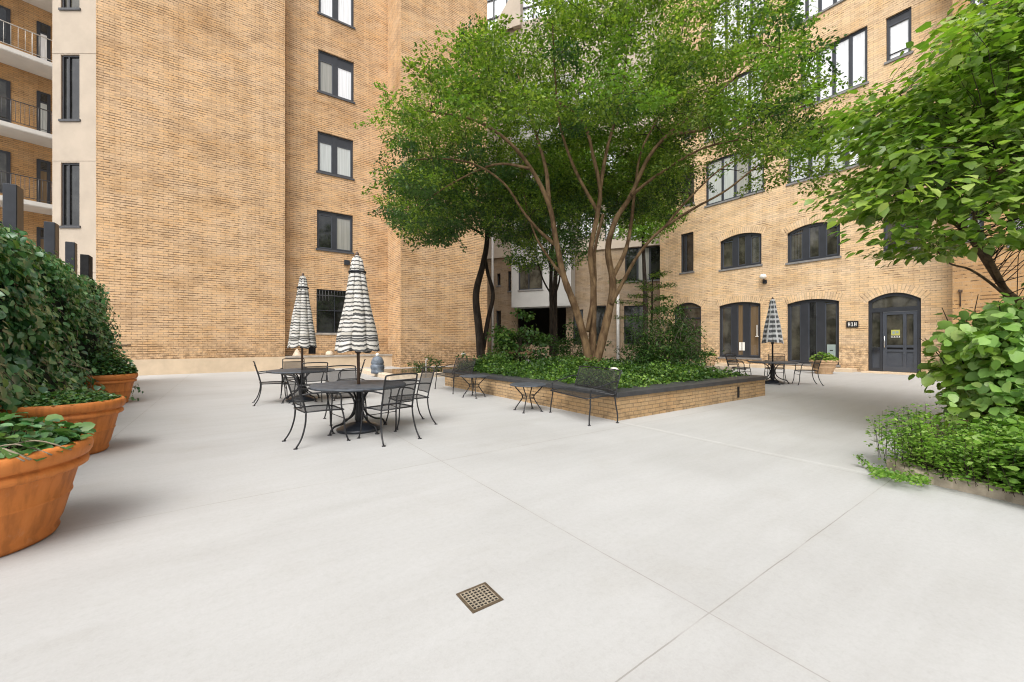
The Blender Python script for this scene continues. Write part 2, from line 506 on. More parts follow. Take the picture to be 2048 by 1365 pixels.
def terracotta(name, c, streak=.8):
    t = NT(name)
    ob = t.coords('Object')
    st = t.ramp(t.noise(t.coords('Object', (9, 9, .40)), 1.4, 4, .6), [(.36, tuple(x * .62 for x in c)), (.52, c), (.72, (c[0] * 1.12, c[1] * 1.2, c[2] * 1.35))])
    bl = t.ramp(t.noise(ob, 3.2, 6, .7), [(.3, (.86, .84, .80)), (.5, (1, 1, 1))])
    col = t.mix(streak, c, st)
    col = t.mix(1.0, col, bl, 'MULTIPLY')
    pale = t.ramp(t.noise(ob, 7, 6, .75), [(.62, (0, 0, 0)), (.80, (1, 1, 1))])
    col = t.mix(t.math('MULTIPLY', pale, .35), col, (.55, .38, .25))
    spots = t.ramp(t.noise(ob, 2.2, 7, .8), [(.64, (0, 0, 0)), (.72, (1, 1, 1))])
    col = t.mix(t.math('MULTIPLY', spots, .12), col, (.12, .075, .03))
    t.bump(t.noise(ob, 40, 4), .18, .01)
    return t.set(col, .62, 0, .35)


M['terracotta'] = terracotta('terracotta', (.56, .185, .040), .75)
M['terracotta_pale'] = terracotta('pale_terracotta', (.50, .33, .19), .4)


def bark_mat(name, c1, c2):
    t = NT(name)
    ob = t.coords('Object', (6, 6, 1.2))
    f = t.noise(ob, 2.2, 6, .65)
    pat = t.ramp(t.noise(t.coords('Object', (3, 3, 1.4)), 2.0, 4, .6), [(.42, (.55, .5, .48)), (.56, (1, 1, 1)), (.75, (1.25, 1.2, 1.1))])
    col = t.mix(1.0, t.ramp(f, [(.3, c1), (.7, c2)]), pat, 'MULTIPLY')
    t.bump(f, .5, .02)
    return t.set(col, .85, 0, .25)


M['bark'] = bark_mat('cinnamon_bark', (.105, .066, .034), (.235, .155, .082))
M['bark_dark'] = bark_mat('dark_bark', (.018, .014, .011), (.05, .038, .028))
M['bark_grey'] = bark_mat('grey_bark', (.075, .05, .03), (.16, .105, .062))
M['undercroft'] = plain('dark_undercroft', (.035, .028, .022), .9, var=.2)  # shade of the deep room put into its wall colour
M['twig'] = plain('twig', (.035, .024, .016), .9, var=.3)
M['twig_pale'] = plain('pale_twig', (.26, .22, .16), .9, var=.3)
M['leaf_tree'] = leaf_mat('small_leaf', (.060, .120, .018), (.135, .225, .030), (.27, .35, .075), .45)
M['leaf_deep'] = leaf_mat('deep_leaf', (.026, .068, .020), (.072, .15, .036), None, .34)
M['leaf_bright'] = leaf_mat('bright_leaf', (.10, .21, .026), (.19, .33, .05), None, .45)
M['leaf_broad'] = leaf_mat('broad_leaf', (.10, .19, .025), (.20, .32, .045), (.36, .46, .15), .42, rough=.38, spec=.7)
M['leaf_shrub'] = leaf_mat('hydrangea_leaf', (.18, .34, .085), (.29, .48, .13), (.42, .58, .24), .36, rough=.45, spec=.45)
M['leaf_herb'] = leaf_mat('herb_leaf', (.08, .19, .024), (.17, .32, .045), (.28, .41, .11), .35)
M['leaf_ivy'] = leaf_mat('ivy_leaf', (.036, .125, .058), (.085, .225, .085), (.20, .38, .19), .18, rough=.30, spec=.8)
M['leaf_pot'] = leaf_mat('pot_leaf', (.04, .11, .03), (.09, .20, .05), (.18, .29, .11), .25, rough=.35, spec=.5)
M['leaf_ground'] = leaf_mat('ground_leaf', (.03, .078, .018), (.075, .16, .028), (.17, .27, .065), .3)
M['leaf_lemon'] = leaf_mat('lemon_leaf', (.16, .25, .05), (.28, .38, .10), None, .3)


def canopy_mat(name, plaid=False):
    t = NT(name)
    uv = t.coords('UV')
    sx = t.node('ShaderNodeSeparateXYZ'); t.link(uv, sx.inputs[0])
    u, v = sx.outputs[0], sx.outputs[1]
    tilt = t.math('MULTIPLY', t.math('SUBTRACT', t.noise(uv, 2.2, 2), .5), .05)
    vv = t.math('ADD', v, tilt)
    cmb = t.node('ShaderNodeCombineXYZ'); t.link(vv, cmb.inputs[1])
    pan = t.math('FLOOR', u); t.link(t.math('MULTIPLY', pan, 3.7), cmb.inputs[0])
    if not plaid:
        band = t.math('FRACT', t.math('MULTIPLY', vv, 16.5))
        nw = t.noise(cmb.outputs[0], 9.0, 2)
        thick = t.math('MULTIPLY', t.math('SUBTRACT', nw, .10), .85)
        dk = t.math('LESS_THAN', band, thick)
        big = t.math('LESS_THAN', t.math('ABSOLUTE', t.math('SUBTRACT', t.math('FRACT', t.math('MULTIPLY', vv, 3.1)), .5)), .035)
        dk = t.math('MAXIMUM', dk, big)
        tone = t.ramp(t.noise(cmb.outputs[0], 14, 2), [(.35, (.52, .49, .43)), (.6, (.70, .69, .66))])
        col = t.mix(t.math('MULTIPLY', dk, .93), tone, (.045, .046, .048))
    else:
        bh = t.math('GREATER_THAN', t.math('FRACT', t.math('MULTIPLY', vv, 6.8)), .58)
        pu = t.math('FRACT', u)
        bv = t.math('LESS_THAN', t.math('ABSOLUTE', t.math('SUBTRACT', pu, .5)), .10)
        fine = t.math('GREATER_THAN', t.math('FRACT', t.math('MULTIPLY', vv, 40)), .72)
        finu = t.math('GREATER_THAN', t.math('FRACT', t.math('MULTIPLY', u, 5)), .75)
        wht = t.math('MAXIMUM', bh, bv)
        base = t.mix(t.math('MULTIPLY', t.math('MAXIMUM', fine, finu), .35), (.055, .06, .07), (.5, .5, .5))
        w2 = t.mix(t.math('MULTIPLY', fine, .35), (.70, .71, .72), (.2, .2, .22))
        col = t.mix(wht, base, w2)
    col = t.mix(1.0, col, t.ramp(t.noise(t.coords('Object'), 9, 4), [(.3, (.88, .87, .85)), (.7, (1.04, 1.04, 1.04))]), 'MULTIPLY')
    t.set(col, .85, 0, .15)
    tr = t.node('ShaderNodeBsdfTranslucent'); t.link(col, tr.inputs['Color'])
    mx = t.node('ShaderNodeMixShader'); mx.inputs[0].default_value = .15
    t.link(t.b.outputs[0], mx.inputs[1]); t.link(tr.outputs[0], mx.inputs[2]); t.link(mx.outputs[0], t.out.inputs[0])
    return t.mat


M['stripe'] = canopy_mat('striped_canvas')
M['plaid'] = canopy_mat('plaid_canvas', True)

# ---------------------------------------------------------------- facades
def arc_z(x, x0, x1, z1, rise):
    xc = (x0 + x1) / 2
    return z1 - rise * ((x - xc) / ((x1 - x0) / 2)) ** 2


def facade(mb, x0, x1, z0, z1, ops, y=0.0, reveal=.16, m=0, rm=None):
    """front face at y looking to -y, with real openings (xa, xb, za, zb, rise)"""
    rm = m if rm is None else rm
    xs = sorted(set([x0, x1] + [q for o in ops for q in o[:2] if x0 < q < x1]))
    zs = sorted(set([z0, z1] + [q for o in ops for q in o[2:4] if z0 < q < z1]))
    for i in range(len(xs) - 1):
        for k in range(len(zs) - 1):
            cx, cz = (xs[i] + xs[i + 1]) / 2, (zs[k] + zs[k + 1]) / 2
            if any(o[0] < cx < o[1] and o[2] < cz < o[3] for o in ops): continue
            mb.quad([(xs[i], y, zs[k]), (xs[i + 1], y, zs[k]), (xs[i + 1], y, zs[k + 1]), (xs[i], y, zs[k + 1])], m)
    for o in ops:
        xa, xb, za, zb = o[:4]; rise = o[4] if len(o) > 4 else 0
        ya, yb = y, y + reveal
        zt = zb - rise
        mb.quad([(xa, ya, za), (xa, yb, za), (xa, yb, zt), (xa, ya, zt)], rm)
        mb.quad([(xb, yb, za), (xb, ya, za), (xb, ya, zt), (xb, yb, zt)], rm)
        mb.quad([(xa, ya, za), (xb, ya, za), (xb, yb, za), (xa, yb, za)], rm)
        if not rise:
            mb.quad([(xa, yb, zb), (xb, yb, zb), (xb, ya, zb), (xa, ya, zb)], rm)
        else:
            N = 14
            for k in range(N):
                p, q = xa + (xb - xa) * k / N, xa + (xb - xa) * (k + 1) / N
                zp, zq = arc_z(p, xa, xb, zb, rise), arc_z(q, xa, xb, zb, rise)
                mb.quad([(p, ya, zp), (q, ya, zq), (q, ya, zb), (p, ya, zb)], m)
                mb.quad([(p, yb, zp), (q, yb, zq), (q, ya, zq), (p, ya, zp)], rm)
            # soldier course standing over the arch, 6 mm proud
            hgt = .34; pr = y - .006
            ex = .10
            pts = []
            for k in range(N + 1):
                p = xa - ex + (xb - xa + 2 * ex) * k / N
                tt = (p - (xa + xb) / 2) / ((xb - xa) / 2)
                zz = zb - rise * tt * tt
                sl = -2 * rise * tt / ((xb - xa) / 2)
                nrm = Vector((-sl, 1)).normalized()
                pts.append((p, zz, p + nrm.x * hgt, zz + nrm.y * hgt))
            for k in range(N):
                a, b_ = pts[k], pts[k + 1]
                u0, u1 = a[0], b_[0]
                mb.quad([(a[0], pr, a[1]), (b_[0], pr, b_[1]), (b_[2], pr, b_[3]), (a[2], pr, a[3])], m,
                        uv=[(0.0, u0), (0.0, u1), (hgt, u1), (hgt, u0)])
            e0, e1 = pts[0], pts[-1]
            for k in range(N):
                a, b_ = pts[k], pts[k + 1]
                mb.quad([(a[2], pr, a[3]), (b_[2], pr, b_[3]), (b_[2], y, b_[3]), (a[2], y, a[3])], m)
            mb.quad([(e0[0], y, e0[1]), (e0[0], pr, e0[1]), (e0[2], pr, e0[3]), (e0[2], y, e0[3])], m)
            mb.quad([(e1[0], pr, e1[1]), (e1[0], y, e1[1]), (e1[2], y, e1[3]), (e1[2], pr, e1[3])], m)


def window(par, op, y=0.0, reveal=.16, cols=None, glass='g_dark', fm='frame', ft=.07, mw=.07, rails=(), sill='sill',
           name='window', sill_out=.05, sill_h=.09, inner=True, head=0.0, headglass=None, panes_mats=None):
    """frame with a pane and a sill as its own parts; op = (xa, xb, za, zb, rise)"""
    xa, xb, za, zb = op[:4]; rise = op[4] if len(op) > 4 else 0
    g = .004
    xa += g; xb -= g; za += g; zb -= g
    y0, y1 = y + reveal - .085, y + reveal - .01
    mb = MB()
    zt = zb - rise
    mb.box(xa, xa + ft, y0, y1, za, zt + (.02 if rise else 0))
    mb.box(xb - ft, xb, y0, y1, za, zt + (.02 if rise else 0))
    mb.box(xa + ft, xb - ft, y0, y1, za, za + ft)
    top = lambda x: arc_z(x, xa, xb, zb, rise) if rise else zb
    if not rise:
        mb.box(xa + ft, xb - ft, y0, y1, zb - ft, zb)
    else:
        N = 14
        for k in range(N):
            p, q = xa + (xb - xa) * k / N, xa + (xb - xa) * (k + 1) / N
            zp, zq = top(p), top(q)
            fb = ft * 1.25
            mb.quad([(p, y0, zp - fb), (q, y0, zq - fb), (q, y0, zq), (p, y0, zp)])
            mb.quad([(p, y1, zp - fb), (q, y1, zq - fb), (q, y0, zq - fb), (p, y0, zp - fb)])
    if head:
        mb.box(xa + ft, xb - ft, y0 + .02, y1 - .01, zt - ft - head, zt - ft)
    cs = cols or []
    edges = [xa + ft] + [xa + (xb - xa) * c for c in cs] + [xb - ft]
    for c in cs:
        xc = xa + (xb - xa) * c
        mb.box(xc - mw / 2, xc + mw / 2, y0 + .004, y1, za + ft, min(top(xc - mw / 2), top(xc + mw / 2)) - ft)
    for (fr, th) in rails:
        zr = za + (zb - za) * fr
        mb.box(xa + ft, xb - ft, y0 + .008, y1, zr - th / 2, zr + th / 2)
    if inner:          # slim sash round every light
        for k in range(len(edges) - 1):
            e0 = edges[k] + (mw / 2 if k else 0); e1 = edges[k + 1] - (mw / 2 if k < len(edges) - 2 else 0)
            s_ = .035; ztop = min(top(e0 + .02), top(e1 - .02)) - ft - head
            for (p, q, r_, t_) in ((e0, e0 + s_, za + ft, ztop), (e1 - s_, e1, za + ft, ztop), (e0 + s_, e1 - s_, za + ft, za + ft + s_), (e0 + s_, e1 - s_, ztop - s_, ztop)):
                mb.box(p, q, y0 + .022, y1 - .012, r_, t_, 1)
    w = mb.build(name, [M[fm], M['frame_grey']], par)
    pm = MB()
    N = 10 if rise else 1
    mats = panes_mats or [glass] * (len(edges) - 1)
    names = sorted(set(mats))
    yp = y1 - .022
    for k in range(len(edges) - 1):
        for j in range(N):
            p = edges[k] + (edges[k + 1] - edges[k]) * j / N; q = edges[k] + (edges[k + 1] - edges[k]) * (j + 1) / N
            # every pane sits a touch out of true, as real glazing does
            tw = .0022 * math.sin(17.3 * edges[k] + 5 * za)
            pm.quad([(p, yp + tw, za + ft * .5), (q, yp - tw, za + ft * .5), (q, yp - tw, top(q) - ft * .5), (p, yp + tw, top(p) - ft * .5)], names.index(mats[k]),
                    uv=[(p, za), (q, za), (q, top(q)), (p, top(p))])
    pm.build('pane', [M[n_] for n_ in names], w)
    if sill:
        sm = MB()
        sm.box(xa - .06, xb + .06, y - sill_out, y1 - .08, za - sill_h, za - .003)
        sm.build('sill', M[sill], w)
    return w


# ================================================================ ground
gm = MB()
gm.quad([(-150, -150, 0), (150, -150, 0), (150, 150, 0), (-150, 150, 0)])
ground = gm.build('ground', M['concrete'])
ground.rotation_euler = (0, 0, TH)
tag(ground, 'pale concrete paving of the courtyard with fine joints', None, None, 'structure')

# ================================================================ tan brick block at the back on the near side of the recess
B1 = Frame(ab(0, 20.4), TH)
b1 = empty('brick_building', ab(0, 20.4), TH, 'tall tan brick block with a blank wall and one column of small charcoal windows', 'building')
TOP = 25.0
XL0, XL1 = B1.x(192), B1.x(570)
Y2, Y3 = .62, -1.30                     # the window bay stands back, the next face stands forward
XL2 = B1.x(776, Y2); XL3 = B1.x(974.5, Y3)
w2 = []
for (u0, u1, vt, vb) in ((637, 708, -46, 41), (636.5, 708, 112, 194), (635, 706.5, 272, 351), (634, 706, 426, 502)):
    xa, xb = B1.x(u0, Y2), B1.x(u1, Y2); uc = (u0 + u1) / 2
    w2.append((xa, xb, B1.z(uc, vb, Y2), B1.z(uc, vt, Y2)))
wb = (B1.x(633, Y2), B1.x(703, Y2), B1.z(668, 667, Y2), B1.z(668, 581, Y2))
vent = (B1.x(617, Y2), B1.x(632, Y2), B1.z(625, 709, Y2), B1.z(625, 690, Y2))
PZ = .60
mb = MB()
facade(mb, XL0, XL1, PZ, TOP, [], 0)
mb.quad([(XL1, 0, 0), (XL1, Y2, 0), (XL1, Y2, TOP), (XL1, 0, TOP)])
facade(mb, XL1, XL2, 0, TOP, w2 + [wb, vent], Y2)
mb.quad([(XL2, Y2, 0), (XL2, Y3, 0), (XL2, Y3, TOP), (XL2, Y2, TOP)])
facade(mb, XL2, XL3, 0, TOP, [], Y3)
mb.quad([(XL3, Y3, 0), (XL3, 9, 0), (XL3, 9, TOP), (XL3, Y3, TOP)])
mb.quad([(XL0, 9, 0), (XL0, 0, 0), (XL0, 0, TOP), (XL0, 9, TOP)])
mb.quad([(XL3, 9, 0), (XL0, 9, 0), (XL0, 9, TOP), (XL3, 9, TOP)])
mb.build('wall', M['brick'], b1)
rf = MB()
rf.quad([(XL0, 0, TOP), (XL1, 0, TOP), (XL1, Y2, TOP), (XL2, Y2, TOP), (XL2, Y3, TOP), (XL3, Y3, TOP), (XL3, 9, TOP), (XL0, 9, TOP)])
rf.build('roof', M['stucco'], b1)
pl_ = MB()
pl_.box(XL0, XL1 + .0, -.035, .05, 0, PZ)
pl_.build('plinth', M['plinth'], b1)
gl = ['g_blind', 'g_blind', 'g_pale', 'g_curtain']
for k, o in enumerate(w2):
    window(b1, o, Y2, cols=[.47], ft=.075, mw=.20, glass=gl[k], sill='sill_dark', head=.0 if k == 0 else (.36 if k < 3 else .1),
           panes_mats=['g_curtain', 'g_blind'] if k == 1 else (['g_pale', 'g_pale'] if k == 2 else (['g_dark', 'g_curtain'] if k == 3 else None)))
ww = window(b1, wb, Y2, cols=[.52], rails=((.52, .04),), ft=.05, mw=.03, glass='g_dark', sill='ledge_cap', inner=False)
bars = MB()
for k in range(1, 12):
    x = wb[0] + (wb[1] - wb[0]) * k / 12
    if k in (1, 2, 3, 4): bars.tube([(x, Y2 + .03, wb[3] - .55), (x, Y2 + .03, wb[3] - .03)], .012, 6)
    else: bars.tube([(x, Y2 + .03, wb[3] - .28), (x, Y2 + .03, wb[3] - .03)], .010, 6)
bars.box(wb[0] + .02, wb[1] - .02, Y2 + .018, Y2 + .042, wb[3] - .30, wb[3] - .27)
bars.build('window_bars', M['rail_grey'], ww)
vb_ = MB(); vb_.quad([(vent[0], Y2 + .12, vent[2]), (vent[1], Y2 + .12, vent[2]), (vent[1], Y2 + .12, vent[3]), (vent[0], Y2 + .12, vent[3])])
for k in range(1, 4):
    x = vent[0] + (vent[1] - vent[0]) * k / 4
    vb_.box(x - .012, x + .012, Y2 + .06, Y2 + .09, vent[2], vent[3])
vb_.build('vent', M['dark'], b1)
lamp_ = MB()
lx, lz = B1.x(693, Y2), B1.z(693, 526, Y2)
lamp_.bbox(lx - .13, lx + .13, Y2 - .16, Y2 + .0, lz - .13, lz + .10, .02)
lamp_.build('wall_lamp', M['frame'], b1)
cd = MB()
cd.tube([(B1.x(206), -.03, B1.z(206, 692)), (B1.x(262), -.03, B1.z(262, 691))], .02, 6)
cd.build('conduit', M['black_metal'], b1)

# low ledge wall across the recess, with its stone cap
lw = empty('ledge_wall', ab(0, 20.4), TH, 'low cream ledge wall with grey stone cap under the column of windows', 'wall')
m1 = MB(); m1.box(XL1 + .004, XL2 + .25, -.06, Y2 - .004, 0, .55); m1.build('wall', M['plinth'], lw)
m1 = MB(); m1.box(XL1 + .004, XL2 + .28, -.10, Y2 - .004, .552, .62); m1.build('cap', M['ledge_cap'], lw)
# pale stones sitting on it
for (u, nm, lab, s_) in ((594, 'cone', 'pale pointed cone sitting on the ledge left of the striped umbrella pole', 0), (659, 'stone', 'pale rounded stone sitting on the ledge below the barred window', 1)):
    t_ = MB()
    if s_ == 0: t_.lathe([(.20, 0), (.19, .03), (.10, .20), (.015, .33)], 14, cap0=True, cap1=True)
    else: t_.lathe([(.17, 0), (.18, .05), (.15, .15), (.08, .21)], 14, cap0=True, cap1=True)
    o = t_.build('pale_' + nm, M['stone_pale'])
    p = ab(0, 20.4) + ab(B1.x(u, .2), .2, .62); o.location = p
    tag(o, lab, 'garden ornament')

# ================================================================ beige tower and balcony block
tw_ = Frame((-18.96, 16.5), 0)
tb = empty('apartment_building', (-18.96, 16.5, 0), 0, 'beige concrete stair tower and balcony block beyond the ivy fence', 'building')
ops = []
for (vt, vb) in ((-90, 18), (110, 240), (326, 453)):
    ops.append((tw_.x(121.5), tw_.x(159), tw_.z(140, vb), tw_.z(140, vt)))
ops.append((tw_.x(134), tw_.x(152), tw_.z(140, 530), tw_.z(140, 487)))
TX1 = tw_.x(192) + .7
mb = MB()
facade(mb, 0, TX1, 0, TOP, ops, 0, .14)
mb.quad([(0, 4, 0), (0, 0, 0), (0, 0, TOP), (0, 4, TOP)]); mb.quad([(TX1, 0, 0), (TX1, 4, 0), (TX1, 4, TOP), (TX1, 0, TOP)])
mb.quad([(0, 0, TOP), (TX1, 0, TOP), (TX1, 4, TOP), (0, 4, TOP)])
for v in (107, 322, 545):      # raised panel edges between the cast storeys
    z = tw_.z(150, v)
    mb.box(-.004, TX1, -.012, -.0005, z - .02, z + .02)
mb.build('tower_wall', M['stucco'], tb)
for k, o in enumerate(ops):
    window(tb, o, 0, .14, cols=[.36] if k < 3 else None, ft=.06, mw=.05, glass='g_dark' if k else 'g_mid', sill='sill_dark', inner=False,
           panes_mats=['g_dark', 'g_dark'] if 0 < k < 3 else None)

ph = R(54.2)
bf = Frame((-21.25, 18.5), ph)
e_, n_ = bf.e, bf.n
org = Vector((-18.96, 16.5))


def bl(x, y, z):          # balcony block coordinates -> tower empty's local
    p = bf.p0 + e_ * x + n_ * y - org
    return (p.x, p.y, z)


def bl_box(mb, x0, x1, y0, y1, z0, z1, m=0):
    t = MB(); t.box(x0, x1, y0, y1, z0, z1, m)
    for f, mm in zip(t.f, t.m):
        pts = [t.v[i] for i in f]
        n = (Vector(pts[1]) - Vector(pts[0])).cross(Vector(pts[2]) - Vector(pts[0]))
        uv = [(p[1], p[2]) if abs(n.x) > abs(n.y) + abs(n.z) else ((p[0], p[2]) if abs(n.y) > abs(n.z) else (p[0], p[1])) for p in pts]
        mb.quad([bl(*p) for p in pts], mm, uv)


slabs = [bf.z(105, v) for v in (137, 280, 420)]       # slab front, upper edge of fascia underside
slabs = sorted(slabs)
st_h = slabs[1] - slabs[0]
wallm = MB()
bl_box(wallm, -9, 2.2, 1.35, 3, 0, TOP)
wallm.build('wall', M['brick_balcony'], tb)
allz = [slabs[0] - st_h] + slabs + [slabs[2] + st_h]
for i, z in enumerate(allz):
    if i == 0: continue
    s_ = MB(); bl_box(s_, -9, 2.2, -.02, 1.345, z, z + .22)
    bl_box(s_, -9, 2.2, -.05, -.02, z + .03, z + .22)
    bal = s_.build('balcony', M['slab'], tb)
    rl = MB()
    zt = z + .22
    for (zz, r_) in ((1.05, .022), (.12, .014)):
        rl.tube([bl(-9, .02, zt + zz), bl(2.2, .02, zt + zz)], r_, 6)
    x = -9
    k = 0
    while x < 2.2:
        rl.tube([bl(x, .02, zt + .0 if k % 6 == 0 else zt + .12), bl(x, .02, zt + 1.05)], .018 if k % 6 == 0 else .009, 5); x += .13 if i != 3 else .2; k += 1
    rl.build('railing', M['rail_white'] if i == 3 else M['rail_grey'], bal)
for i, z in enumerate(allz):
    zf = z + .22
    for (u0, u1, h0, h1, nm, gk) in ((73, 101, .02, 2.35, 'door', 'g_blind' if i == 3 else ('g_pale' if i == 2 else 'g_warm')), (-32, 21, .75 if i == 3 else .45, 2.35, 'window', 'g_dark' if i == 3 else 'g_mid')):
        xa, xb = bf.x(u0, 1.35), bf.x(u1, 1.35)
        d = MB()
        bl_box(d, xa, xb, 1.30, 1.349, zf + h0, zf + h1)
        dd = d.build(nm, M['frame'], tb)
        q = MB(); bl_box(q, xa + .12, xb - .12, 1.285, 1.30, zf + h0 + .12, zf + h1 - (.55 if nm == 'door' else .12)); q.build('pane', M[gk], dd)
        if nm == 'door':
            q = MB(); bl_box(q, xa + .12, xb - .12, 1.287, 1.30, zf + h1 - .45, zf + h1 - .1); q.build('transom_pane', M['g_dark'], dd)

# ================================================================ pale brick block with arched windows
PHB = TH - R(90)
B2 = Frame(ab(21.72, 14.95), PHB)
b2 = empty('brick_building', ab(21.72, 14.95), PHB, 'pale tan brick block with arched ground floor doors and wide charcoal windows', 'building')
XR = B2.x(1905)


def wop(u0, u1, vt, vb, rise=0, uc=None):
    xa, xb = B2.x(u0), B2.x(u1)
    uc = uc or (u0 + u1) / 2
    return (xa, xb, B2.z(uc, vb), B2.z(uc, vt), rise)


dark3 = dict(ft=.10, mw=.30)
W = []
add = lambda o, **k: W.append((o, k))
door_op = wop(1736, 1842, 586, 747, .55, 1789)
door_op = (door_op[0], door_op[1], .06, door_op[3], .30)
add(wop(1348, 1402, 606, 720, .3), cols=None, glass='g_mid', rails=((.72, .07),), sill=None, ft=.07)
add(wop(1438, 1521, 605, 716, .15), cols=[.37, .66], glass='g_warm', sill='sill', panes_mats=['g_mid', 'g_warm', 'g_warm'], **dark3)
add(wop(1574, 1678, 599, 729, .16), cols=[.34, .66], glass='g_mid', sill='sill', panes_mats=['g_mid', 'g_dark', 'g_mid'], **dark3)
add(wop(1361, 1387, 467, 545), cols=[.30], ft=.05, mw=.05, glass='g_dark')
add(wop(1440, 1523, 468, 535, .22), cols=[.37, .68], panes_mats=['g_mid', 'g_mid', 'g_mid'], ft=.10, mw=.26)
add(wop(1574, 1680, 447, 520, .26), cols=[.36, .68], panes_mats=['g_mid', 'g_mid', 'g_mid'], ft=.10, mw=.24)
add(wop(1766, 1850, 432, 499), cols=[.5], glass='g_mid')
add(wop(1363, 1388, 332, 410), cols=None, ft=.05, glass='g_dark')
add(wop(1411, 1528, 305, 397), cols=[.30, .52, .76], glass='g_blind', mw=.06, panes_mats=['g_pale', 'g_pale', 'g_curtain', 'g_pale'])
add(wop(1575, 1735, 252, 347), cols=[.30, .52, .76], glass='g_pale', mw=.09, panes_mats=['g_pale', 'g_pale', 'g_pale', 'g_blind'])
add(wop(1772, 1850, 230, 330), cols=[.5], glass='g_pale')
add(wop(1363, 1388, 195, 275), cols=None, ft=.05, glass='g_dark')
add(wop(1411, 1528, 155, 260), cols=[.30, .52, .76], glass='g_blind', mw=.07)
add(wop(1600, 1735, 84, 192, 0, 1668), cols=[.28, .52, .76], glass='g_blind', mw=.07)
add(wop(1772, 1823, 25, 115, 0), cols=None, glass='g_blind', rails=((.80, .03), (.16, .02)), head=.22)
add(wop(1420, 1530, -20, 92, 0), cols=[.30, .52, .76], glass='g_blind', mw=.07)
add(wop(1578, 1700, -90, 26, 0), cols=[.30, .52, .76], glass='g_blind', mw=.07)
add(wop(1772, 1823, -200, -95, 0), cols=None, glass='g_blind')
mb = MB()
facade(mb, 0, XR + .6, 0, TOP, [o for o, k in W] + [door_op], 0, .17)
mb.quad([(0, 12, 0), (0, 0, 0), (0, 0, TOP), (0, 12, TOP)])
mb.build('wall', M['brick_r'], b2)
YW = -.8
XW0 = B2.x(1905, YW)
wing_ops = []
for (u0, u1, vt, vb, uc) in ((1924, 1968, 424, 480, 1946), (2020, 2110, 424, 489, 2034), (1940, 1990, -40, 40, 1960)):
    xa, xb = B2.x(u0, YW), B2.x(u1, YW)
    wing_ops.append((xa, xb, B2.z(uc, vb, YW), B2.z(uc, vt, YW)))
XE = XW0 + 16
mb = MB()
facade(mb, XW0, XE, 0, TOP, wing_ops, YW, .17)
mb.quad([(XW0, .0, 0), (XW0, YW, 0), (XW0, YW, TOP), (XW0, .0, TOP)])
mb.quad([(XE, YW, 0), (XE, 12, 0), (XE, 12, TOP), (XE, YW, TOP)])
mb.build('wing_wall', M['brick_wing'], b2)
rf = MB(); rf.quad([(0, 0, TOP), (XW0, 0, TOP), (XW0, YW, TOP), (XE, YW, TOP), (XE, 12, TOP), (0, 12, TOP)]); rf.build('roof', M['stucco'], b2)
for o, k in W: window(b2, o, 0, .17, **k)
for o in wing_ops: window(b2, o, YW, .17, cols=[.5], glass='g_blind' if o[3] > 6 else 'g_curtain')

# the entrance door under its arch
xa, xb, za, zb, rise = door_op
dr = MB()
y0, y1 = .06, .15
ft = .11
top = lambda x: arc_z(x, xa, xb, zb, rise)
dr.box(xa + .005, xa + ft, y0, y1, za, zb - rise + .03); dr.box(xb - ft, xb - .005, y0, y1, za, zb - rise + .03)
N = 16
for k in range(N):
    p, q = xa + (xb - xa) * k / N, xa + (xb - xa) * (k + 1) / N
    dr.quad([(p, y0, top(p) - .13), (q, y0, top(q) - .13), (q, y0, top(q) - .003), (p, y0, top(p) - .003)])
    dr.quad([(p, y1, top(p) - .13), (q, y1, top(q) - .13), (q, y0, top(q) - .13), (p, y0, top(p) - .13)])
ztr = B2.z(1789, 620)
dr.box(xa + ft, xb - ft, y0, y1, ztr - .08, ztr + .10)
fw = xb - xa
c1, c2 = xa + fw * .255, xa + fw * .70
zm = B2.z(1789, 697)
dr.box(c1 - .035, c1 + .035, y0 + .006, y1, za, ztr - .08)
dr.box(xa + ft, c1 - .035, y0 + .008, y1, zm - .07, zm + .04)
dr.box(xa + ft, c1 - .035, y0 + .008, y1, za, za + .14)
entry = dr.build('door', M['frame'], b2)
lf = MB()      # the leaf, stepped back
L0, L1_ = c1 + .045, xb - ft - .01
lf.box(L0, L0 + .12, y0 + .02, y1, za + .01, ztr - .09); lf.box(L1_ - .10, L1_, y0 + .02, y1, za + .01, ztr - .09)
lf.box(L0 + .12, L1_ - .10, y0 + .02, y1, ztr - .20, ztr - .09)
lf.box(c2 - .05, c2 + .05, y0 + .02, y1, za + .01, ztr - .20)
for (p, q) in ((L0 + .12, c2 - .05), (c2 + .05, L1_ - .10)):
    lf.box(p, q, y0 + .02, y1, zm - .15, zm - .06); lf.box(p, q, y0 + .02, y1, zm + .02, zm + .12)
    lf.box(p, q, y0 + .02, y1, za + .01, za + .22)
lf.build('door_leaf', M['frame_grey'], entry)
pn = MB()
pn.box(xa + ft, c1 - .035, y0 + .05, y1 - .01, za + .14, zm - .07)
for (p, q) in ((L0 + .12, c2 - .05), (c2 + .05, L1_ - .10)):
    pn.box(p, q, y0 + .055, y1 - .01, za + .22, zm - .15); pn.box(p, q, y0 + .06, y1 - .01, zm - .06, zm + .02, 1)
pn.build('door_panel', [M['frame_grey'], M['dark']], entry)
gp_ = MB()
gp_.quad([(xa + ft, y0 + .06, zm + .04), (c1 - .035, y0 + .06, zm + .04), (c1 - .035, y0 + .06, ztr - .08), (xa + ft, y0 + .06, ztr - .08)])
for (p, q) in ((L0 + .12, c2 - .05), (c2 + .05, L1_ - .10)):
    gp_.quad([(p, y0 + .06, zm + .12), (q, y0 + .06, zm + .12), (q, y0 + .06, ztr - .20), (p, y0 + .06, ztr - .20)])
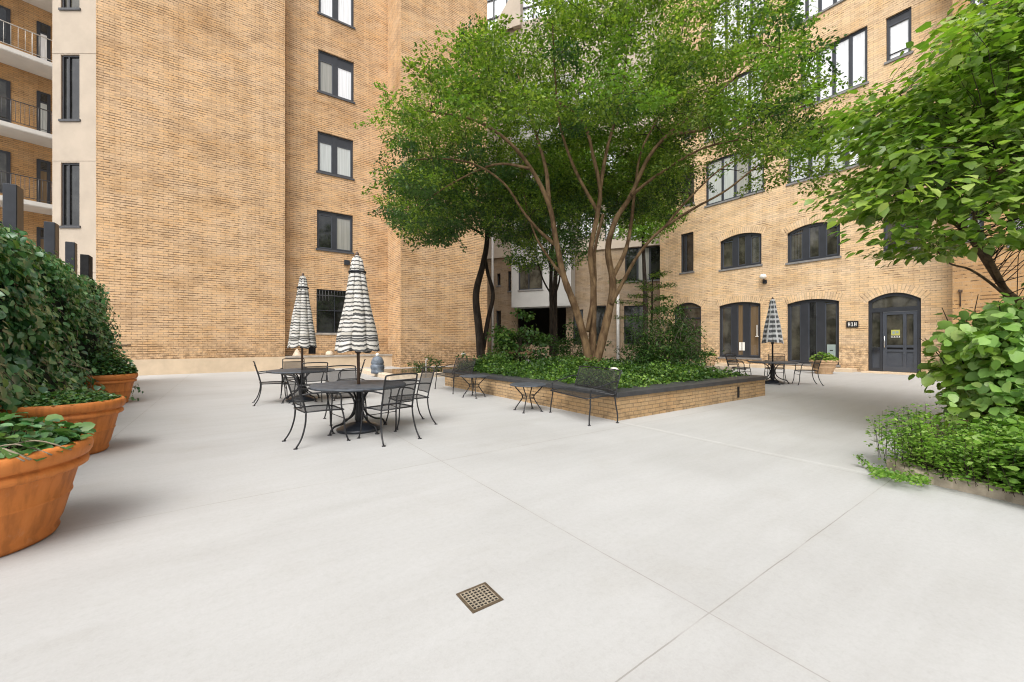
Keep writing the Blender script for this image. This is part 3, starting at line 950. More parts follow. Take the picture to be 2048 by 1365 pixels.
for k in range(N):
    p, q = xa + ft * .5 + (fw - ft) * k / N, xa + ft * .5 + (fw - ft) * (k + 1) / N
    gp_.quad([(p, y0 + .06, ztr + .10), (q, y0 + .06, ztr + .10), (q, y0 + .06, max(top(q) - .1, ztr + .1)), (p, y0 + .06, max(top(p) - .1, ztr + .1))], 0)
gp_.build('pane', [M['g_mid'], M['g_warm']], entry)
hd = MB()
zh = B2.z(1766, 685)
hd.tube([(c1 + .11, y0 - .05, zh - .22), (c1 + .11, y0 - .05, zh + .24)], .022, 8)
for zz in (-.16, .18): hd.tube([(c1 + .11, y0 - .05, zh + zz), (c1 + .11, y0 + .03, zh + zz)], .014, 6)
hd.build('handle', M['steel'], entry)
lb = MB()
lb.bbox(xa + ft + .03, c1 - .05, y0 - .12, y0 + .01, zm - .10, zm + .02, .012)
lb.box(xa + ft + .05, c1 - .07, y0 - .16, y0 - .01, zm + .021, zm + .04, 1)
lb.build('letter_box', [M['black_metal'], M['steel']], entry)
nt = MB()
xn, zn = B2.x(1789.5), B2.z(1789, 666)
nt.box(xn - .13, xn + .13, y0 + .045, y0 + .057, zn - .11, zn + .11)
nt.box(xn - .13, xn + .13, y0 + .046, y0 + .056, zn - .20, zn - .13, 1)
for k in range(5):
    nt.box(xn - .115 + k * .048, xn - .085 + k * .048, y0 + .040, y0 + .0455, zn - .19, zn - .14, 2)
nt.box(xn - .09, xn - .02, y0 + .040, y0 + .0445, zn - .06, zn + .05, 3); nt.box(xn + .01, xn + .09, y0 + .040, y0 + .0445, zn - .03, zn + .06, 3)
no = nt.build('notice', [M['notice'], M['paper'], M['dark'], M['crate']], entry)
kp = MB(); kp.box(xa - .1, xb + .1, -.55, .05, .0, .055); kp.build('door_step', M['plinth'], b2)

# plaque, lamp and downpipe bracket: fixed to the wall, parts of it
px_, pz_ = B2.x(1705), B2.z(1705, 649.5)
pq = MB()
pq.box(px_ - .20, px_ + .20, -.035, -.002, pz_ - .14, pz_ + .14)
# three pale characters of the number plate, each made of bars
for k, xx in enumerate((-.105, 0.0, .105)):
    for (p, q, r_, s_) in (((-.035, -.015, -.08, .08), (.015, .035, -.08, .08), (-.015, .015, -.012, .012)) if k != 1 else ((-.012, .012, -.08, .08), (-.03, -.012, .045, .075), (-.035, .035, -.08, -.06))):
        pq.box(px_ + xx + p, px_ + xx + q, -.039, -.0352, pz_ + r_, pz_ + s_, 1)
po = pq.build('number_plaque', [M['dark'], M['paper']])
po.location = ab(21.72, 14.95); po.rotation_euler = (0, 0, PHB)
tag(po, 'small black plaque with three white characters on the brick beside the arched door', 'sign')
lx, lz = B2.x(1530), B2.z(1530, 556)
fl = MB()
fl.box(lx - .09, lx + .09, -.05, -.002, lz - .30, lz - .12, 1)
fl.tube([(lx, -.04, lz - .2), (lx, -.16, lz - .08), (lx, -.2, lz + .02)], .03, 8, 1)
fl.lathe([(.0, .16), (.10, .14), (.15, .06), (.16, 0), (.12, -.06), (.03, -.10)], 14, (lx, -.22, lz), 0)
fo = fl.build('flood_lamp', [M['white_lamp'], M['frame']])
fo.location = ab(21.72, 14.95); fo.rotation_euler = (0, 0, PHB)
tag(fo, 'small white flood lamp on a dark bracket high on the brick between the arched windows', 'lamp')
hk = MB()
hx = B2.x(1921, YW)
z0_, z1_ = B2.z(1921, 614, YW), B2.z(1921, 580, YW)
hk.tube([(hx, YW - .03, z0_), (hx, YW - .03, z1_ - .05), (hx - .03, YW - .06, z1_)], .02, 6)
hk.box(hx - .05, hx + .05, YW - .06, YW - .002, z1_ - .08, z1_ - .02)
hk.build('wall_bracket', M['pole'], b2)
# step along the foot of the french doors
stp = MB(); stp.box(B2.x(1395), xa - .35, -.75, -.004, 0, .13); stp.build('step', M['plinth'], b2)
# what stands just inside the french doors
pz0 = B2.z(1482, 702)
for k, u in enumerate((1479, 1485.5)):
    q = MB(); x = B2.x(u); q.box(x - .06, x + .06, .085, .098, pz0, pz0 + .43)
    o = q.build('paper_sheet', M['paper']); o.location = ab(21.72, 14.95); o.rotation_euler = (0, 0, PHB)
    tag(o, ('white sheet of paper taped to the french door, the wider left one', 'white sheet of paper taped to the french door, the right one')[k], 'paper', 'papers taped to the french door')
q = MB(); x = B2.x(1513); zz = B2.z(1513, 662)
q.box(x - .018, x + .018, .05, .075, zz - .28, zz + .28); q.box(x - .08, x + .08, .045, .075, zz - .31, zz - .28)
q.build('door_pull', M['white_lamp'], b2)
q = MB(); x0, x1 = B2.x(1653), B2.x(1670); zt = B2.z(1661, 690)
q.box(x0, x1, .062, .078, B2.z(1661, 722), zt); q.box(x0 + .1, x0 + .22, .056, .0615, zt - .28, zt - .24, 1)
o = q.build('storage_box', [M['crate'], M['dark']]); o.location = ab(21.72, 14.95); o.rotation_euler = (0, 0, PHB)
tag(o, 'grey green box standing behind the glass of the french door by the large pot', 'box')

# ================================================================ building closing the far end behind the tree
R0 = (-1.84, 30.0); PHR = math.atan2(-4.5, 11.6)
B3 = Frame(R0, PHR)
b3 = empty('rear_building', (R0[0], R0[1], 0), PHR, 'beige building behind the courtyard tree with a white box bay and glazed top', 'building')
ops = []
add3 = lambda u0, u1, vt, vb: ops.append((B3.x(u0), B3.x(u1), B3.z((u0 + u1) / 2, vb), B3.z((u0 + u1) / 2, vt)))
add3(994, 1001, 548, 572); add3(1016, 1022, 543, 583); add3(992, 1002, 622, 672); add3(1250, 1322, 494, 562)
add3(1034, 1132, 616, 690); add3(1188, 1212, 612, 688); add3(1146, 1166, 620, 690); add3(1248, 1290, 612, 690)
GZ = 24.4
ops2 = []
for v0, v1 in ((420, 475), (300, 350), (180, 230)):
    for u0, u1 in ((1155, 1190), (1210, 1240), (1262, 1300)):
        ops2.append((B3.x(u0), B3.x(u1), B3.z((u0 + u1) / 2, v1), B3.z((u0 + u1) / 2, v0)))
mb = MB()
facade(mb, -8, 16, 0, 7.6, ops, 0, .25, 0)
mb.build('brick_wall', M['brick_taupe'], b3)
mb = MB()
facade(mb, -8, 16, 7.6, GZ, ops2, -.02, .2, 0)
mb.box(-8, 16, -.12, .3, 7.45, 7.75)
mb.box(-8, 16, .5, 6, 0, GZ, 0, skip='fd')
mb.build('upper_wall', M['stucco'], b3)
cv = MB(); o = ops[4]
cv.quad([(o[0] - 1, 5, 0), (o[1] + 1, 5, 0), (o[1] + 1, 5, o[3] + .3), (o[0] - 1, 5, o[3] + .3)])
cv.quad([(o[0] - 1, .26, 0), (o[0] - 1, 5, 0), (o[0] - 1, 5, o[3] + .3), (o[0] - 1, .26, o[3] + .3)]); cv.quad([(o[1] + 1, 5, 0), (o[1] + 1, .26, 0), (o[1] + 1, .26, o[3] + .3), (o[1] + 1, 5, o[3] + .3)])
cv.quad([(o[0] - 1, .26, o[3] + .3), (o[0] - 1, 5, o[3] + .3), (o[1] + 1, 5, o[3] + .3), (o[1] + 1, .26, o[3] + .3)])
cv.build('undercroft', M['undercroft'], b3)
for k, o in enumerate(ops):
    if k == 4: continue
    window(b3, o, 0, .25, cols=[.35, .7] if (o[1] - o[0]) > 1.2 else None, glass=('g_mid' if k == 3 else 'g_dark'), sill=None if o[2] < 1.5 else 'sill', inner=False, mw=.12 if k == 3 else .08,
           panes_mats=['g_dark', 'g_curtain', 'g_dark'] if k == 3 else None)
for o in ops2: window(b3, o, -.02, .2, cols=[.5], glass='g_blind', inner=False)
# white box bay on the first floor and above
bx0, bx1 = B3.x(1023, -1.3), B3.x(1142, -1.3)
bz0 = B3.z(1080, 614, -1.3)
bops = [(B3.x(1037, -1.3), B3.x(1085, -1.3), B3.z(1061, 580, -1.3), B3.z(1061, 530, -1.3)),
        (B3.x(1037, -1.3), B3.x(1085, -1.3), B3.z(1061, 470, -1.3), B3.z(1061, 415, -1.3)),
        (B3.x(1037, -1.3), B3.x(1085, -1.3), B3.z(1061, 350, -1.3), B3.z(1061, 295, -1.3))]
mb = MB()
facade(mb, bx0, bx1, bz0, 19, bops, -1.3, .15)
mb.quad([(bx0, -.03, bz0), (bx0, -1.3, bz0), (bx0, -1.3, 19), (bx0, -.03, 19)]); mb.quad([(bx1, -1.3, bz0), (bx1, -.03, bz0), (bx1, -.03, 19), (bx1, -1.3, 19)])
mb.quad([(bx0, -.03, bz0), (bx1, -.03, bz0), (bx1, -1.3, bz0), (bx0, -1.3, bz0)]); mb.quad([(bx0, -1.3, 19), (bx1, -1.3, 19), (bx1, -.03, 19), (bx0, -.03, 19)])
bay = mb.build('bay', M['stucco_white'], b3)
for o in bops: window(b3, o, -1.3, .15, cols=[.42], glass='g_mid', sill='sill', inner=False)
# glazed top storeys with slim bars and the raking beige parapet
gz = MB()
gz.quad([(-8, .3, GZ), (16, .3, GZ), (16, .3, 34), (-8, .3, 34)])
gzo = gz.build('glazing', M['g_sky'], b3)
br_ = MB()
x = -8.0
while x < 16:
    br_.box(x - .05, x + .05, .2, .29, GZ, 34); x += 1.05
for z in (25.6, 27.0, 28.6, 30.4): br_.box(-8, 16, .21, .285, z - .045, z + .045)
br_.build('glazing_bars', M['frame'], gzo)
pf = MB()
xa_, xb_ = B3.x(992), B3.x(1028)
pf.quad([(xa_, -.3, GZ - .4), (xb_, -.3, GZ - .4), (xb_, -.3, GZ + 2.1), (xa_, -.3, GZ + .2)])
pf.quad([(xa_, -.3, GZ + .2), (xb_, -.3, GZ + 2.1), (xb_, .19, GZ + 2.1), (xa_, .19, GZ + .2)])
pf.box(xb_, B3.x(1044), -.35, .19, GZ - .4, 34)
pf.build('parapet', M['stucco'], b3)
for u, v1, off, r_ in ((985, 430, -.15, .085), (1236, 590, -.12, .10)):
    dp = MB(); x = B3.x(u, off); dp.tube([(x, off, 0), (x, off, B3.z(u, v1, off))], r_, 10)
    dp.build('downpipe', M['white_pipe'], b3)

# ================================================================ raised planter
PC = ab(*to_ab(1.71, 6.5))
PL, PW, PH = 6.38, 5.30, .47           # along b, along a, height of the cap
pl = empty('raised_planter', PC, TH, 'low brick planter with black cap round the big courtyard tree', 'planter')
mb = MB()
WT = .30
mb.box(0, PW, 0, WT, 0, PH - .085); mb.box(0, PW, PL - WT, PL, 0, PH - .085)
mb.box(0, WT, WT, PL - WT, 0, PH - .085, 0, 'fb'); mb.box(PW - WT, PW, WT, PL - WT, 0, PH - .085, 0, 'fb')
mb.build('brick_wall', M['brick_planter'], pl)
cm = MB()
o_ = .045; i_ = .40; z0, z1 = PH - .083, PH
for (x0, x1, y0, y1) in ((-o_, PW + o_, -o_, i_), (-o_, PW + o_, PL - i_, PL + o_), (-o_, i_, i_, PL - i_), (PW - i_, PW + o_, i_, PL - i_)):
    cm.bbox(x0, x1, y0, y1, z0, z1, .012)
cm.build('cap', M['cap'], pl)
so = MB()
ng = 16
H = lambda x, y: .30 + .22 * math.sin(math.pi * x / PW) * math.sin(math.pi * y / PL) + .03 * math.sin(5 * x + 3 * y)
for i in range(ng):
    for j in range(ng):
        xs = [WT + (PW - 2 * WT) * k / ng for k in (i, i + 1)]; ys = [WT + (PL - 2 * WT) * k / ng for k in (j, j + 1)]
        so.quad([(xs[0], ys[0], H(xs[0], ys[0])), (xs[1], ys[0], H(xs[1], ys[0])), (xs[1], ys[1], H(xs[1], ys[1])), (xs[0], ys[1], H(xs[0], ys[1]))], 0, None, True)
so.build('soil', M['soil'], pl)
spout = MB()
spout.box(3.95, 4.03, -.012, -.002, .06, .30); spout.build('weep_slot', M['dark'], pl)

# ================================================================ iron furniture
def make_chair(label):
    r = empty('garden_chair', (0, 0, 0), 0, label, 'chair', 'iron mesh chairs round the umbrella tables')
    s = MB()            # seat: dished mesh in a rolled rim
    n = 8; w, d = .25, .24
    def sz(x, y): return .425 - .018 * (1 - (x / w) ** 2) * (1 - (y / d) ** 2) + .012 * max(0, -y / d) * 0 - .02 * max(0, y / d) ** 3
    def wx(y): return w * (.90 + .10 * min(1, (y + d) / (2 * d)))
    for i in range(n):
        for j in range(n):
            P = []
            for (a, b_) in ((i, j), (i + 1, j), (i + 1, j + 1), (i, j + 1)):
                y = -d + 2 * d * b_ / n; x = (-1 + 2 * a / n) * wx(y)
                P.append((x, y, sz(x, y)))
            s.quad(P, 0, None, True)
    rim = [(-wx(-d), -d), (wx(-d), -d), (wx(0), 0), (w, d * .8), (w * .8, d), (-w * .8, d), (-w, d * .8), (-wx(0), 0), (-wx(-d), -d)]
    s.tube([(x, y, .425 - .02 * max(0, y / d) ** 3) for x, y in rim], .010, 6, 1)
    s.build('seat', [M['ironmesh'], M['iron']], r)
    b = MB()            # back: mesh panel in a bent frame, leaning
    lean = lambda z: -.225 - .30 * max(0, z - .42) ** 1.15
    wz = lambda z: .225 + .01 * (z - .42)
    zs = [.50, .58, .66, .74, .80]
    for k in range(4):
        for i in range(4):
            x0, x1 = -1 + i / 2, -1 + (i + 1) / 2
            q = lambda x, z: (x * (wz(z) - .012), lean(z) - .018 * (1 - x * x), z)
            b.quad([q(x0, zs[k]), q(x1, zs[k]), q(x1, zs[k + 1]), q(x0, zs[k + 1])], 0, None, True)
    fr = [(-wz(.42), lean(.42), .42), (-wz(.6), lean(.6), .60), (-wz(.83), lean(.83), .83), (-wz(.86) + .03, lean(.865), .868), (0, lean(.875) - .012, .878), (wz(.86) - .03, lean(.865), .868), (wz(.83), lean(.83), .83), (wz(.6), lean(.6), .60), (wz(.42), lean(.42), .42)]
    b.tube(smooth_path(fr, 3), .011, 6, 1)
    for z in (.50, .80): b.tube([(-wz(z), lean(z), z), (0, lean(z) - .018, z), (wz(z), lean(z), z)], .008, 6, 1)
    b.build('backrest', [M['ironmesh'], M['iron']], r)
    for sx in (-1, 1):
        f = MB()
        f.tube(smooth_path([(sx * .245, .20, .425), (sx * .255, .225, .30), (sx * .262, .235, .14), (sx * .275, .27, .012)], 4), .0105, 7)
        f.lathe([(.0, .012), (.024, .010), (.026, .0)], 8, (sx * .275, .275, 0)); f.build('leg', M['iron'], r)
        g = MB()
        g.tube(smooth_path([(sx * .225, -.225, .425), (sx * .235, -.235, .28), (sx * .25, -.28, .12), (sx * .262, -.345, .012)], 4), .0105, 7)
        g.lathe([(.0, .012), (.024, .010), (.026, .0)], 8, (sx * .262, -.35, 0)); g.build('leg', M['iron'], r)
        a = MB()
        a.tube(smooth_path([(sx * .232, lean(.64), .64), (sx * .262, -.15, .655), (sx * .275, .05, .652), (sx * .275, .15, .635), (sx * .27, .185, .57), (sx * .25, .19, .50), (sx * .247, .2, .425)], 4), .0105, 7)
        a.build('armrest', M['iron'], r)
    st = MB(); st.tube([(-.25, .222, .30), (.25, .222, .30)], .006, 5); st.build('stretcher', M['iron'], r)
    return r


chair0 = make_chair('')
chair_used = []


def chair(x, y, face, label):
    o = chair0 if not chair_used else copy_tree(chair0)
    chair_used.append(o)
    o.location = (x, y, 0)
    o.rotation_euler = (0, 0, math.atan2(face[1], face[0]) - R(90))
    o['label'] = label
    return o


def make_table(label):
    r = empty('garden_table', (0, 0, 0), 0, label, 'table', 'round iron umbrella tables')
    t = MB()
    prof = [(.028, .668), (.60, .672), (.655, .668), (.668, .655), (.664, .640), (.652, .634), (.60, .650), (.028, .652)]
    t.lathe(prof, 48)
    t.build('tabletop', M['iron_top'], r)
    p = MB()
    p.lathe([(.05, .06), (.05, .14), (.062, .16), (.05, .30), (.045, .42), (.058, .44), (.04, .47), (.035, .655)], 14)
    for k in range(6):
        a = 2 * math.pi * k / 6
        p.tube([(.052 * math.cos(a), .052 * math.sin(a), .15 + .03 * j + .012 * (k % 2)) for j in range(10)], .012, 5)
    p.build('pedestal', M['iron'], r)
    for k in range(4):
        a = R(45 + 90 * k); c, s_ = math.cos(a), math.sin(a)
        f = MB()
        pts = [(.50, .648), (.30, .63), (.16, .56), (.085, .45), (.075, .34), (.13, .22), (.26, .135), (.38, .105), (.425, .06), (.44, .008)]
        f.tube([(c * q.x, s_ * q.x, q.z) for q in smooth_path([(x, 0, z) for x, z in pts], 4)], .014, 7)
        f.lathe([(0, .014), (.03, .012), (.032, 0)], 8, (c * .445, s_ * .445, 0))
        f.build('leg', M['iron'], r)
    return r


def make_umbrella(name, mat, z_lo, z_hi, r_lo, pole, seed, label, drop=.10, z_pole=None, cap=True):
    rnd = random.Random(seed)
    r = empty('patio_umbrella', (0, 0, 0), 0, label, 'umbrella', 'closed patio umbrellas')
    p = MB(); p.tube([(0, 0, .08), (0, 0, z_hi - .05)], .022, 12); p.build('pole', M[pole], r)
    c = MB()
    NR, NA, NP = 34, 126, 7
    jit = [rnd.uniform(.86, 1.12) for _ in range(NP)]; sh = [rnd.uniform(-.10, .10) for _ in range(NP)]; hem = [rnd.uniform(-.02, .045) for _ in range(NP)]
    rings = []; uvs = []
    for i in range(NR + 1):
        t = i / NR
        ring = []
        for k in range(NA):
            u = NP * k / NA; pn = int(u) % NP; f = u - int(u)
            prof = .05 + (r_lo - .05) * (1 - t) ** .92 if t < .86 else None
            R0_ = r_lo * (1 - .80 * t ** .95)
            fold = math.sin(math.pi * f)                      # cloth bellies between ribs
            j = jit[pn] * (1 - f) + jit[(pn + 1) % NP] * f
            rr = R0_ * (.80 + .21 * fold ** .6 * j + .035 * math.sin(9 * t + 2.1 * pn))
            if t > .83: rr = min(rr, .125 * (1 - ((t - .83) / .17) ** 2.4) + .012 + .02 * (fold - .5) * (1 - t) * 5)
            aa = 2 * math.pi * (k / NA) + sh[pn] * fold * (1 - t)
            dz = (drop * (1 - fold) * 0 - drop * .6 * fold + hem[pn] * fold) * max(0, 1 - t * 7)
            z = z_lo + (z_hi - z_lo) * t + dz
            ring.append((rr * math.cos(aa), rr * math.sin(aa), z)); 
        rings.append(ring)
    for i in range(NR):
        for k in range(NA):
            k2 = (k + 1) % NA
            u0, u1 = NP * k / NA, NP * (k + 1) / NA
            v0, v1 = i / NR * (z_hi - z_lo), (i + 1) / NR * (z_hi - z_lo)
            c.quad([rings[i][k], rings[i][k2], rings[i + 1][k2], rings[i + 1][k]], 0, [(u0, v0), (u1, v0), (u1, v1), (u0, v1)], True)
    co = c.build('canopy', M[mat], r)
    if cap:
        ti = MB(); zt = z_lo + (z_hi - z_lo) * .815
        ti.lathe([(.118 * 1.0, zt - .015), (.128, zt), (.122, zt + .015)], 20); ti.build('tie_band', M['pole_black'], co)
    rb = MB()
    for k in range(NP):
        a = 2 * math.pi * k / NP
        rb.tube([(.03 * math.cos(a), .03 * math.sin(a), z_lo - .02), (.10 * math.cos(a), .10 * math.sin(a), z_lo + .3)], .007, 5)
    rb.lathe([(.024, z_lo - .06), (.045, z_lo - .05), (.045, z_lo), (.024, z_lo + .01)], 12)
    rb.build('runner', M['pole'], r)
    fi = MB(); fi.lathe([(.02, z_hi - .03), (.03, z_hi), (.022, z_hi + .03), (.004, z_hi + .05)], 10, cap1=True); fi.build('finial', M['pole'], r)
    b = MB()
    b.lathe([(.30, 0), (.312, .025), (.30, .045), (.25, .062), (.245, .07), (.10, .115), (.045, .125), (.04, .24), (.028, .25)], 36, cap0=True)
    b.build('base', M['resin'], r)
    return r


G1 = Vector((-2.24, 5.86, 0)); G2 = Vector((-4.60, 8.75, 0)); G3 = Vector((7.98, 12.25, 0))
tab = make_table('round black iron table under the nearest striped umbrella')
tab.location = G1; tab.rotation_euler = (0, 0, R(8))
t2 = copy_tree(tab); t2.location = G2; t2.rotation_euler = (0, 0, R(20)); t2['label'] = 'round black iron table under the farther striped umbrella, beside the blank brick wall'
t3 = copy_tree(tab); t3.location = G3; t3.rotation_euler = (0, 0, R(35)); t3['label'] = 'round black iron table under the plaid umbrella by the arched doors'
u1 = make_umbrella('patio_umbrella', 'stripe', 1.18, 2.56, .315, 'pole', 3, 'large closed umbrella with bold black and white stripes at the nearest table'); u1.location = G1; u1.rotation_euler = (0, R(-.6), R(12))
u2 = make_umbrella('patio_umbrella', 'stripe', 1.20, 2.75, .30, 'pole', 8, 'closed striped umbrella farther back, in front of the barred window'); u2.location = G2; u2.rotation_euler = (0, R(.8), R(77))
u3 = make_umbrella('patio_umbrella', 'plaid', 1.26, 2.60, .30, 'pole_black', 14, 'closed grey and white plaid umbrella between the french doors', drop=.05, cap=False); u3.location = G3; u3.rotation_euler = (0, 0, R(30))

# chairs: (place, facing)
def toward(p, q): return (q[0] - p[0], q[1] - p[1])
for (x, y, tgt, lab) in (
    (-2.52, 5.23, (-1.72, 5.98), 'black mesh armchair seen from the side, left of the nearest umbrella table'),
    (-1.66, 5.36, (-2.30, 5.95), 'black mesh armchair at the front right of the nearest umbrella table'),
    (-1.62, 6.25, (-2.35, 5.75), 'black mesh armchair at the rear right of the nearest umbrella table'),
    (-2.72, 6.55, (-2.24, 5.86), 'black mesh armchair on the far side of the nearest umbrella table, facing the camera'),
    (-5.02, 8.42, (-4.3, 8.9), 'black mesh armchair at the left of the farther striped umbrella table'),
    (-5.15, 9.45, (-4.65, 8.6), 'black mesh armchair behind the farther striped umbrella table, before the ledge wall'),
    (-3.70, 9.05, (-4.70, 8.7), 'black mesh armchair at the right of the farther striped umbrella table, seen edge on'),
    (-4.08, 8.12, (-4.60, 8.75), 'black mesh armchair with its back to the camera at the farther striped umbrella table'),
    (7.18, 12.75, (7.98, 12.3), 'black iron chair left of the plaid umbrella table, by the planter corner'),
    (8.78, 11.95, (7.95, 12.25), 'black iron chair at the right of the plaid umbrella table, beside the big pot'),
    (8.55, 13.0, (7.95, 12.3), 'black iron chair behind the plaid umbrella table, on its right'),
    (7.55, 13.3, (7.95, 12.3), 'black iron chair behind the plaid umbrella table, on its left')):
    chair(x, y, toward((x, y), tgt), lab)


def make_bench(label):
    r = empty('garden_bench', (0, 0, 0), 0, label, 'bench', 'iron mesh benches along the planter')
    L, d = .60, .26
    s = MB(); n = 10
    sz = lambda x, y: .435 - .022 * (1 - (y / d) ** 2) * (1 - (x / L) ** 2) - .03 * max(0, y / d) ** 3
    for i in range(n):
        for j in range(6):
            P = []
            for (a, b_) in ((i, j), (i + 1, j), (i + 1, j + 1), (i, j + 1)):
                x = L * (-1 + 2 * a / n); y = d * (-1 + 2 * b_ / 6); P.append((x, y, sz(x, y)))
            s.quad(P, 0, None, True)
    s.tube([(x, y, .435 - .03 * max(0, y / d) ** 3) for x, y in ((-L, -d), (L, -d), (L, 0), (L, d * .9), (L * .97, d), (-L * .97, d), (-L, d * .9), (-L, 0), (-L, -d))], .011, 6, 1)
    s.build('seat', [M['ironmesh'], M['iron']], r)
    b = MB()
    lean = lambda z: -.25 - .34 * max(0, z - .44) ** 1.1
    zs = [.49, .57, .65, .73, .81]
    q = lambda x, z: (x, lean(z) - .03 * (1 - (x / L) ** 2), z)
    for k in range(4):
        for i in range(8):
            x0, x1 = L * (-1 + i / 4), L * (-1 + (i + 1) / 4)
            b.quad([q(x0, zs[k]), q(x1, zs[k]), q(x1, zs[k + 1]), q(x0, zs[k + 1])], 0, None, True)
    b.tube(smooth_path([q(-L, .435), q(-L, .62), q(-L * 1.0, .79), q(-L * .96, .825), q(0, .835), q(L * .96, .825), q(L, .79), q(L, .62), q(L, .435)], 4), .011, 6, 1)
    b.tube([q(L * (-1 + k / 5), .49) for k in range(11)], .008, 5, 1)
    b.build('backrest', [M['ironmesh'], M['iron']], r)
    for sx in (-1, 1):
        for (ys, ye) in ((.21, .25), (-.25, -.28)):
            f = MB()
            f.tube(smooth_path([(sx * (L - .01), ys, .43), (sx * (L + .005), ys * 1.05, .28), (sx * (L + .012), ys * 1.15, .13), (sx * (L + .02), ye, .012)], 4), .0115, 7)
            f.lathe([(0, .012), (.024, .010), (.026, 0)], 8, (sx * (L + .02), ye, 0)); f.build('leg', M['iron'], r)
        a = MB()
        a.tube(smooth_path([(sx * L, lean(.66), .66), (sx * (L + .015), -.2, .655), (sx * (L + .02), 0, .60), (sx * (L + .02), .14, .575), (sx * (L + .015), .2, .56), (sx * (L + .01), .215, .50), (sx * L, .21, .43)], 4), .011, 7)
        a.build('armrest', M['iron'], r)
    return r


bench = make_bench('black mesh bench with its back to the planter, near the front corner')
fd = math.atan2(-AX[1], -AX[0]) - R(90)          # facing away from the planter
bench.location = (1.17, 6.80, 0); bench.rotation_euler = (0, 0, fd - R(12))
bb = copy_tree(bench); bb.location = (-1.55, 10.45, 0); bb.rotation_euler = (0, 0, fd - R(4)); bb['label'] = 'dark mesh bench at the far left end of the planter, beside the pond'


def make_side_table(label):
    r = empty('side_table', (0, 0, 0), 0, label, 'side table', 'small iron side tables by the benches')
    t = MB(); t.lathe([(0.001, .500), (.30, .502), (.335, .498), (.345, .488), (.338, .476), (.30, .484), (.001, .486)], 36); t.build('tabletop', M['iron_top'], r)
    for k in range(4):
        a = R(45 + 90 * k)
        f = MB(); pts = [(.29, .48), (.22, .40), (.125, .30), (.115, .24), (.17, .15), (.235, .06), (.26, .01)]
        f.tube([(math.cos(a) * q.x, math.sin(a) * q.x, q.z) for q in smooth_path([(x, 0, z) for x, z in pts], 4)], .011, 7)
        f.lathe([(0, .012), (.026, .010), (.028, 0)], 8, (math.cos(a) * .265, math.sin(a) * .265, 0)); f.build('leg', M['iron'], r)
    for zz in (.24, .295):
        g = MB(); g.tube([(.12 * math.cos(2 * math.pi * k / 20), .12 * math.sin(2 * math.pi * k / 20), zz) for k in range(21)], .007, 5); g.build('brace_ring', M['iron'], r)
    return r


s1 = make_side_table('small black side table at the left end of the near bench'); s1.location = (.30, 7.45, 0); s1.rotation_euler = (0, 0, R(25))
s2 = copy_tree(s1); s2.location = (-.88, 9.3, 0); s2.rotation_euler = (0, 0, R(60)); s2['label'] = 'small black side table standing between the two benches'

# ================================================================ terracotta pots
def make_pot(name, r, h, mat, label, rb=.685, bands=True):
    o = empty(name, (0, 0, 0), 0, label, 'plant pot')
    k = h / .62; q = r / .58
    prof = [(r * rb * .96, 0), (r * rb, .012 * k), (r * rb + .012 * q, .035 * k), (r * rb + .004 * q, .062 * k)]
    for t in (.18, .33): prof.append((r * (rb + (.885 - rb) * t / .72), h * t))
    rr = r * (rb + (.885 - rb) * .42 / .72)
    prof += [(rr - .001, h * .415), (rr + .008 * q, h * .425), (rr + .008 * q, h * .44), (rr + .002, h * .45)]
    prof += [(r * .87, h * .69), (r * .878, h * .705), (r * .925, h * .71), (r * .955, h * .725), (r * .962, h * .75), (r * .95, h * .785), (r * .915, h * .80), (r * .918, h * .815), (r * .965, h * .83), (r * .99, h * .87), (r, h * .92), (r * .99, h * .97), (r * .955, h * .998), (r * .91, h), (r * .88, h * .98), (r * .86, h * .90), (r * .80, h * .62)]
    b = MB(); b.lathe(prof, 64, cap0=True); b.build('pot_body', M[mat], o)
    s = MB(); s.lathe([(r * .865, h * .88), (r * .5, h * .93), (.01, h * .95)], 28, cap1=True); s.build('soil', M['soil'], o)
    return o


pots = []
POT = [(-3.417, 2.51, .55, .625, 'big terracotta pot in the near left corner, streaked with stains'),
       (-5.14, 4.61, .50, .615, 'terracotta pot second from the camera along the ivy fence'),
       (-8.41, 8.27, .50, .62, 'terracotta pot farthest back along the ivy fence')]
for (x, y, r, h, lab) in POT:
    p = make_pot('terracotta_pot', r, h, 'terracotta', lab); p.location = (x, y, 0); p.rotation_euler = (0, 0, x * 7); p['group'] = 'terracotta pots along the ivy fence'; pots.append(p)
pA = make_pot('terracotta_pot', .47, .60, 'terracotta_pale', 'pale clay pot in front of the french door beside the plaid umbrella', rb=.6)
pA.location = gp(1647, 748.5); pA.scale = (1, 1, .92)
pB = make_pot('terracotta_pot', .40, .60, 'terracotta_pale', 'small clay pot half hidden behind the planter, left of the french doors', rb=.65)
pB.location = at(1416, 737, 19.2); pB.location.z = 0

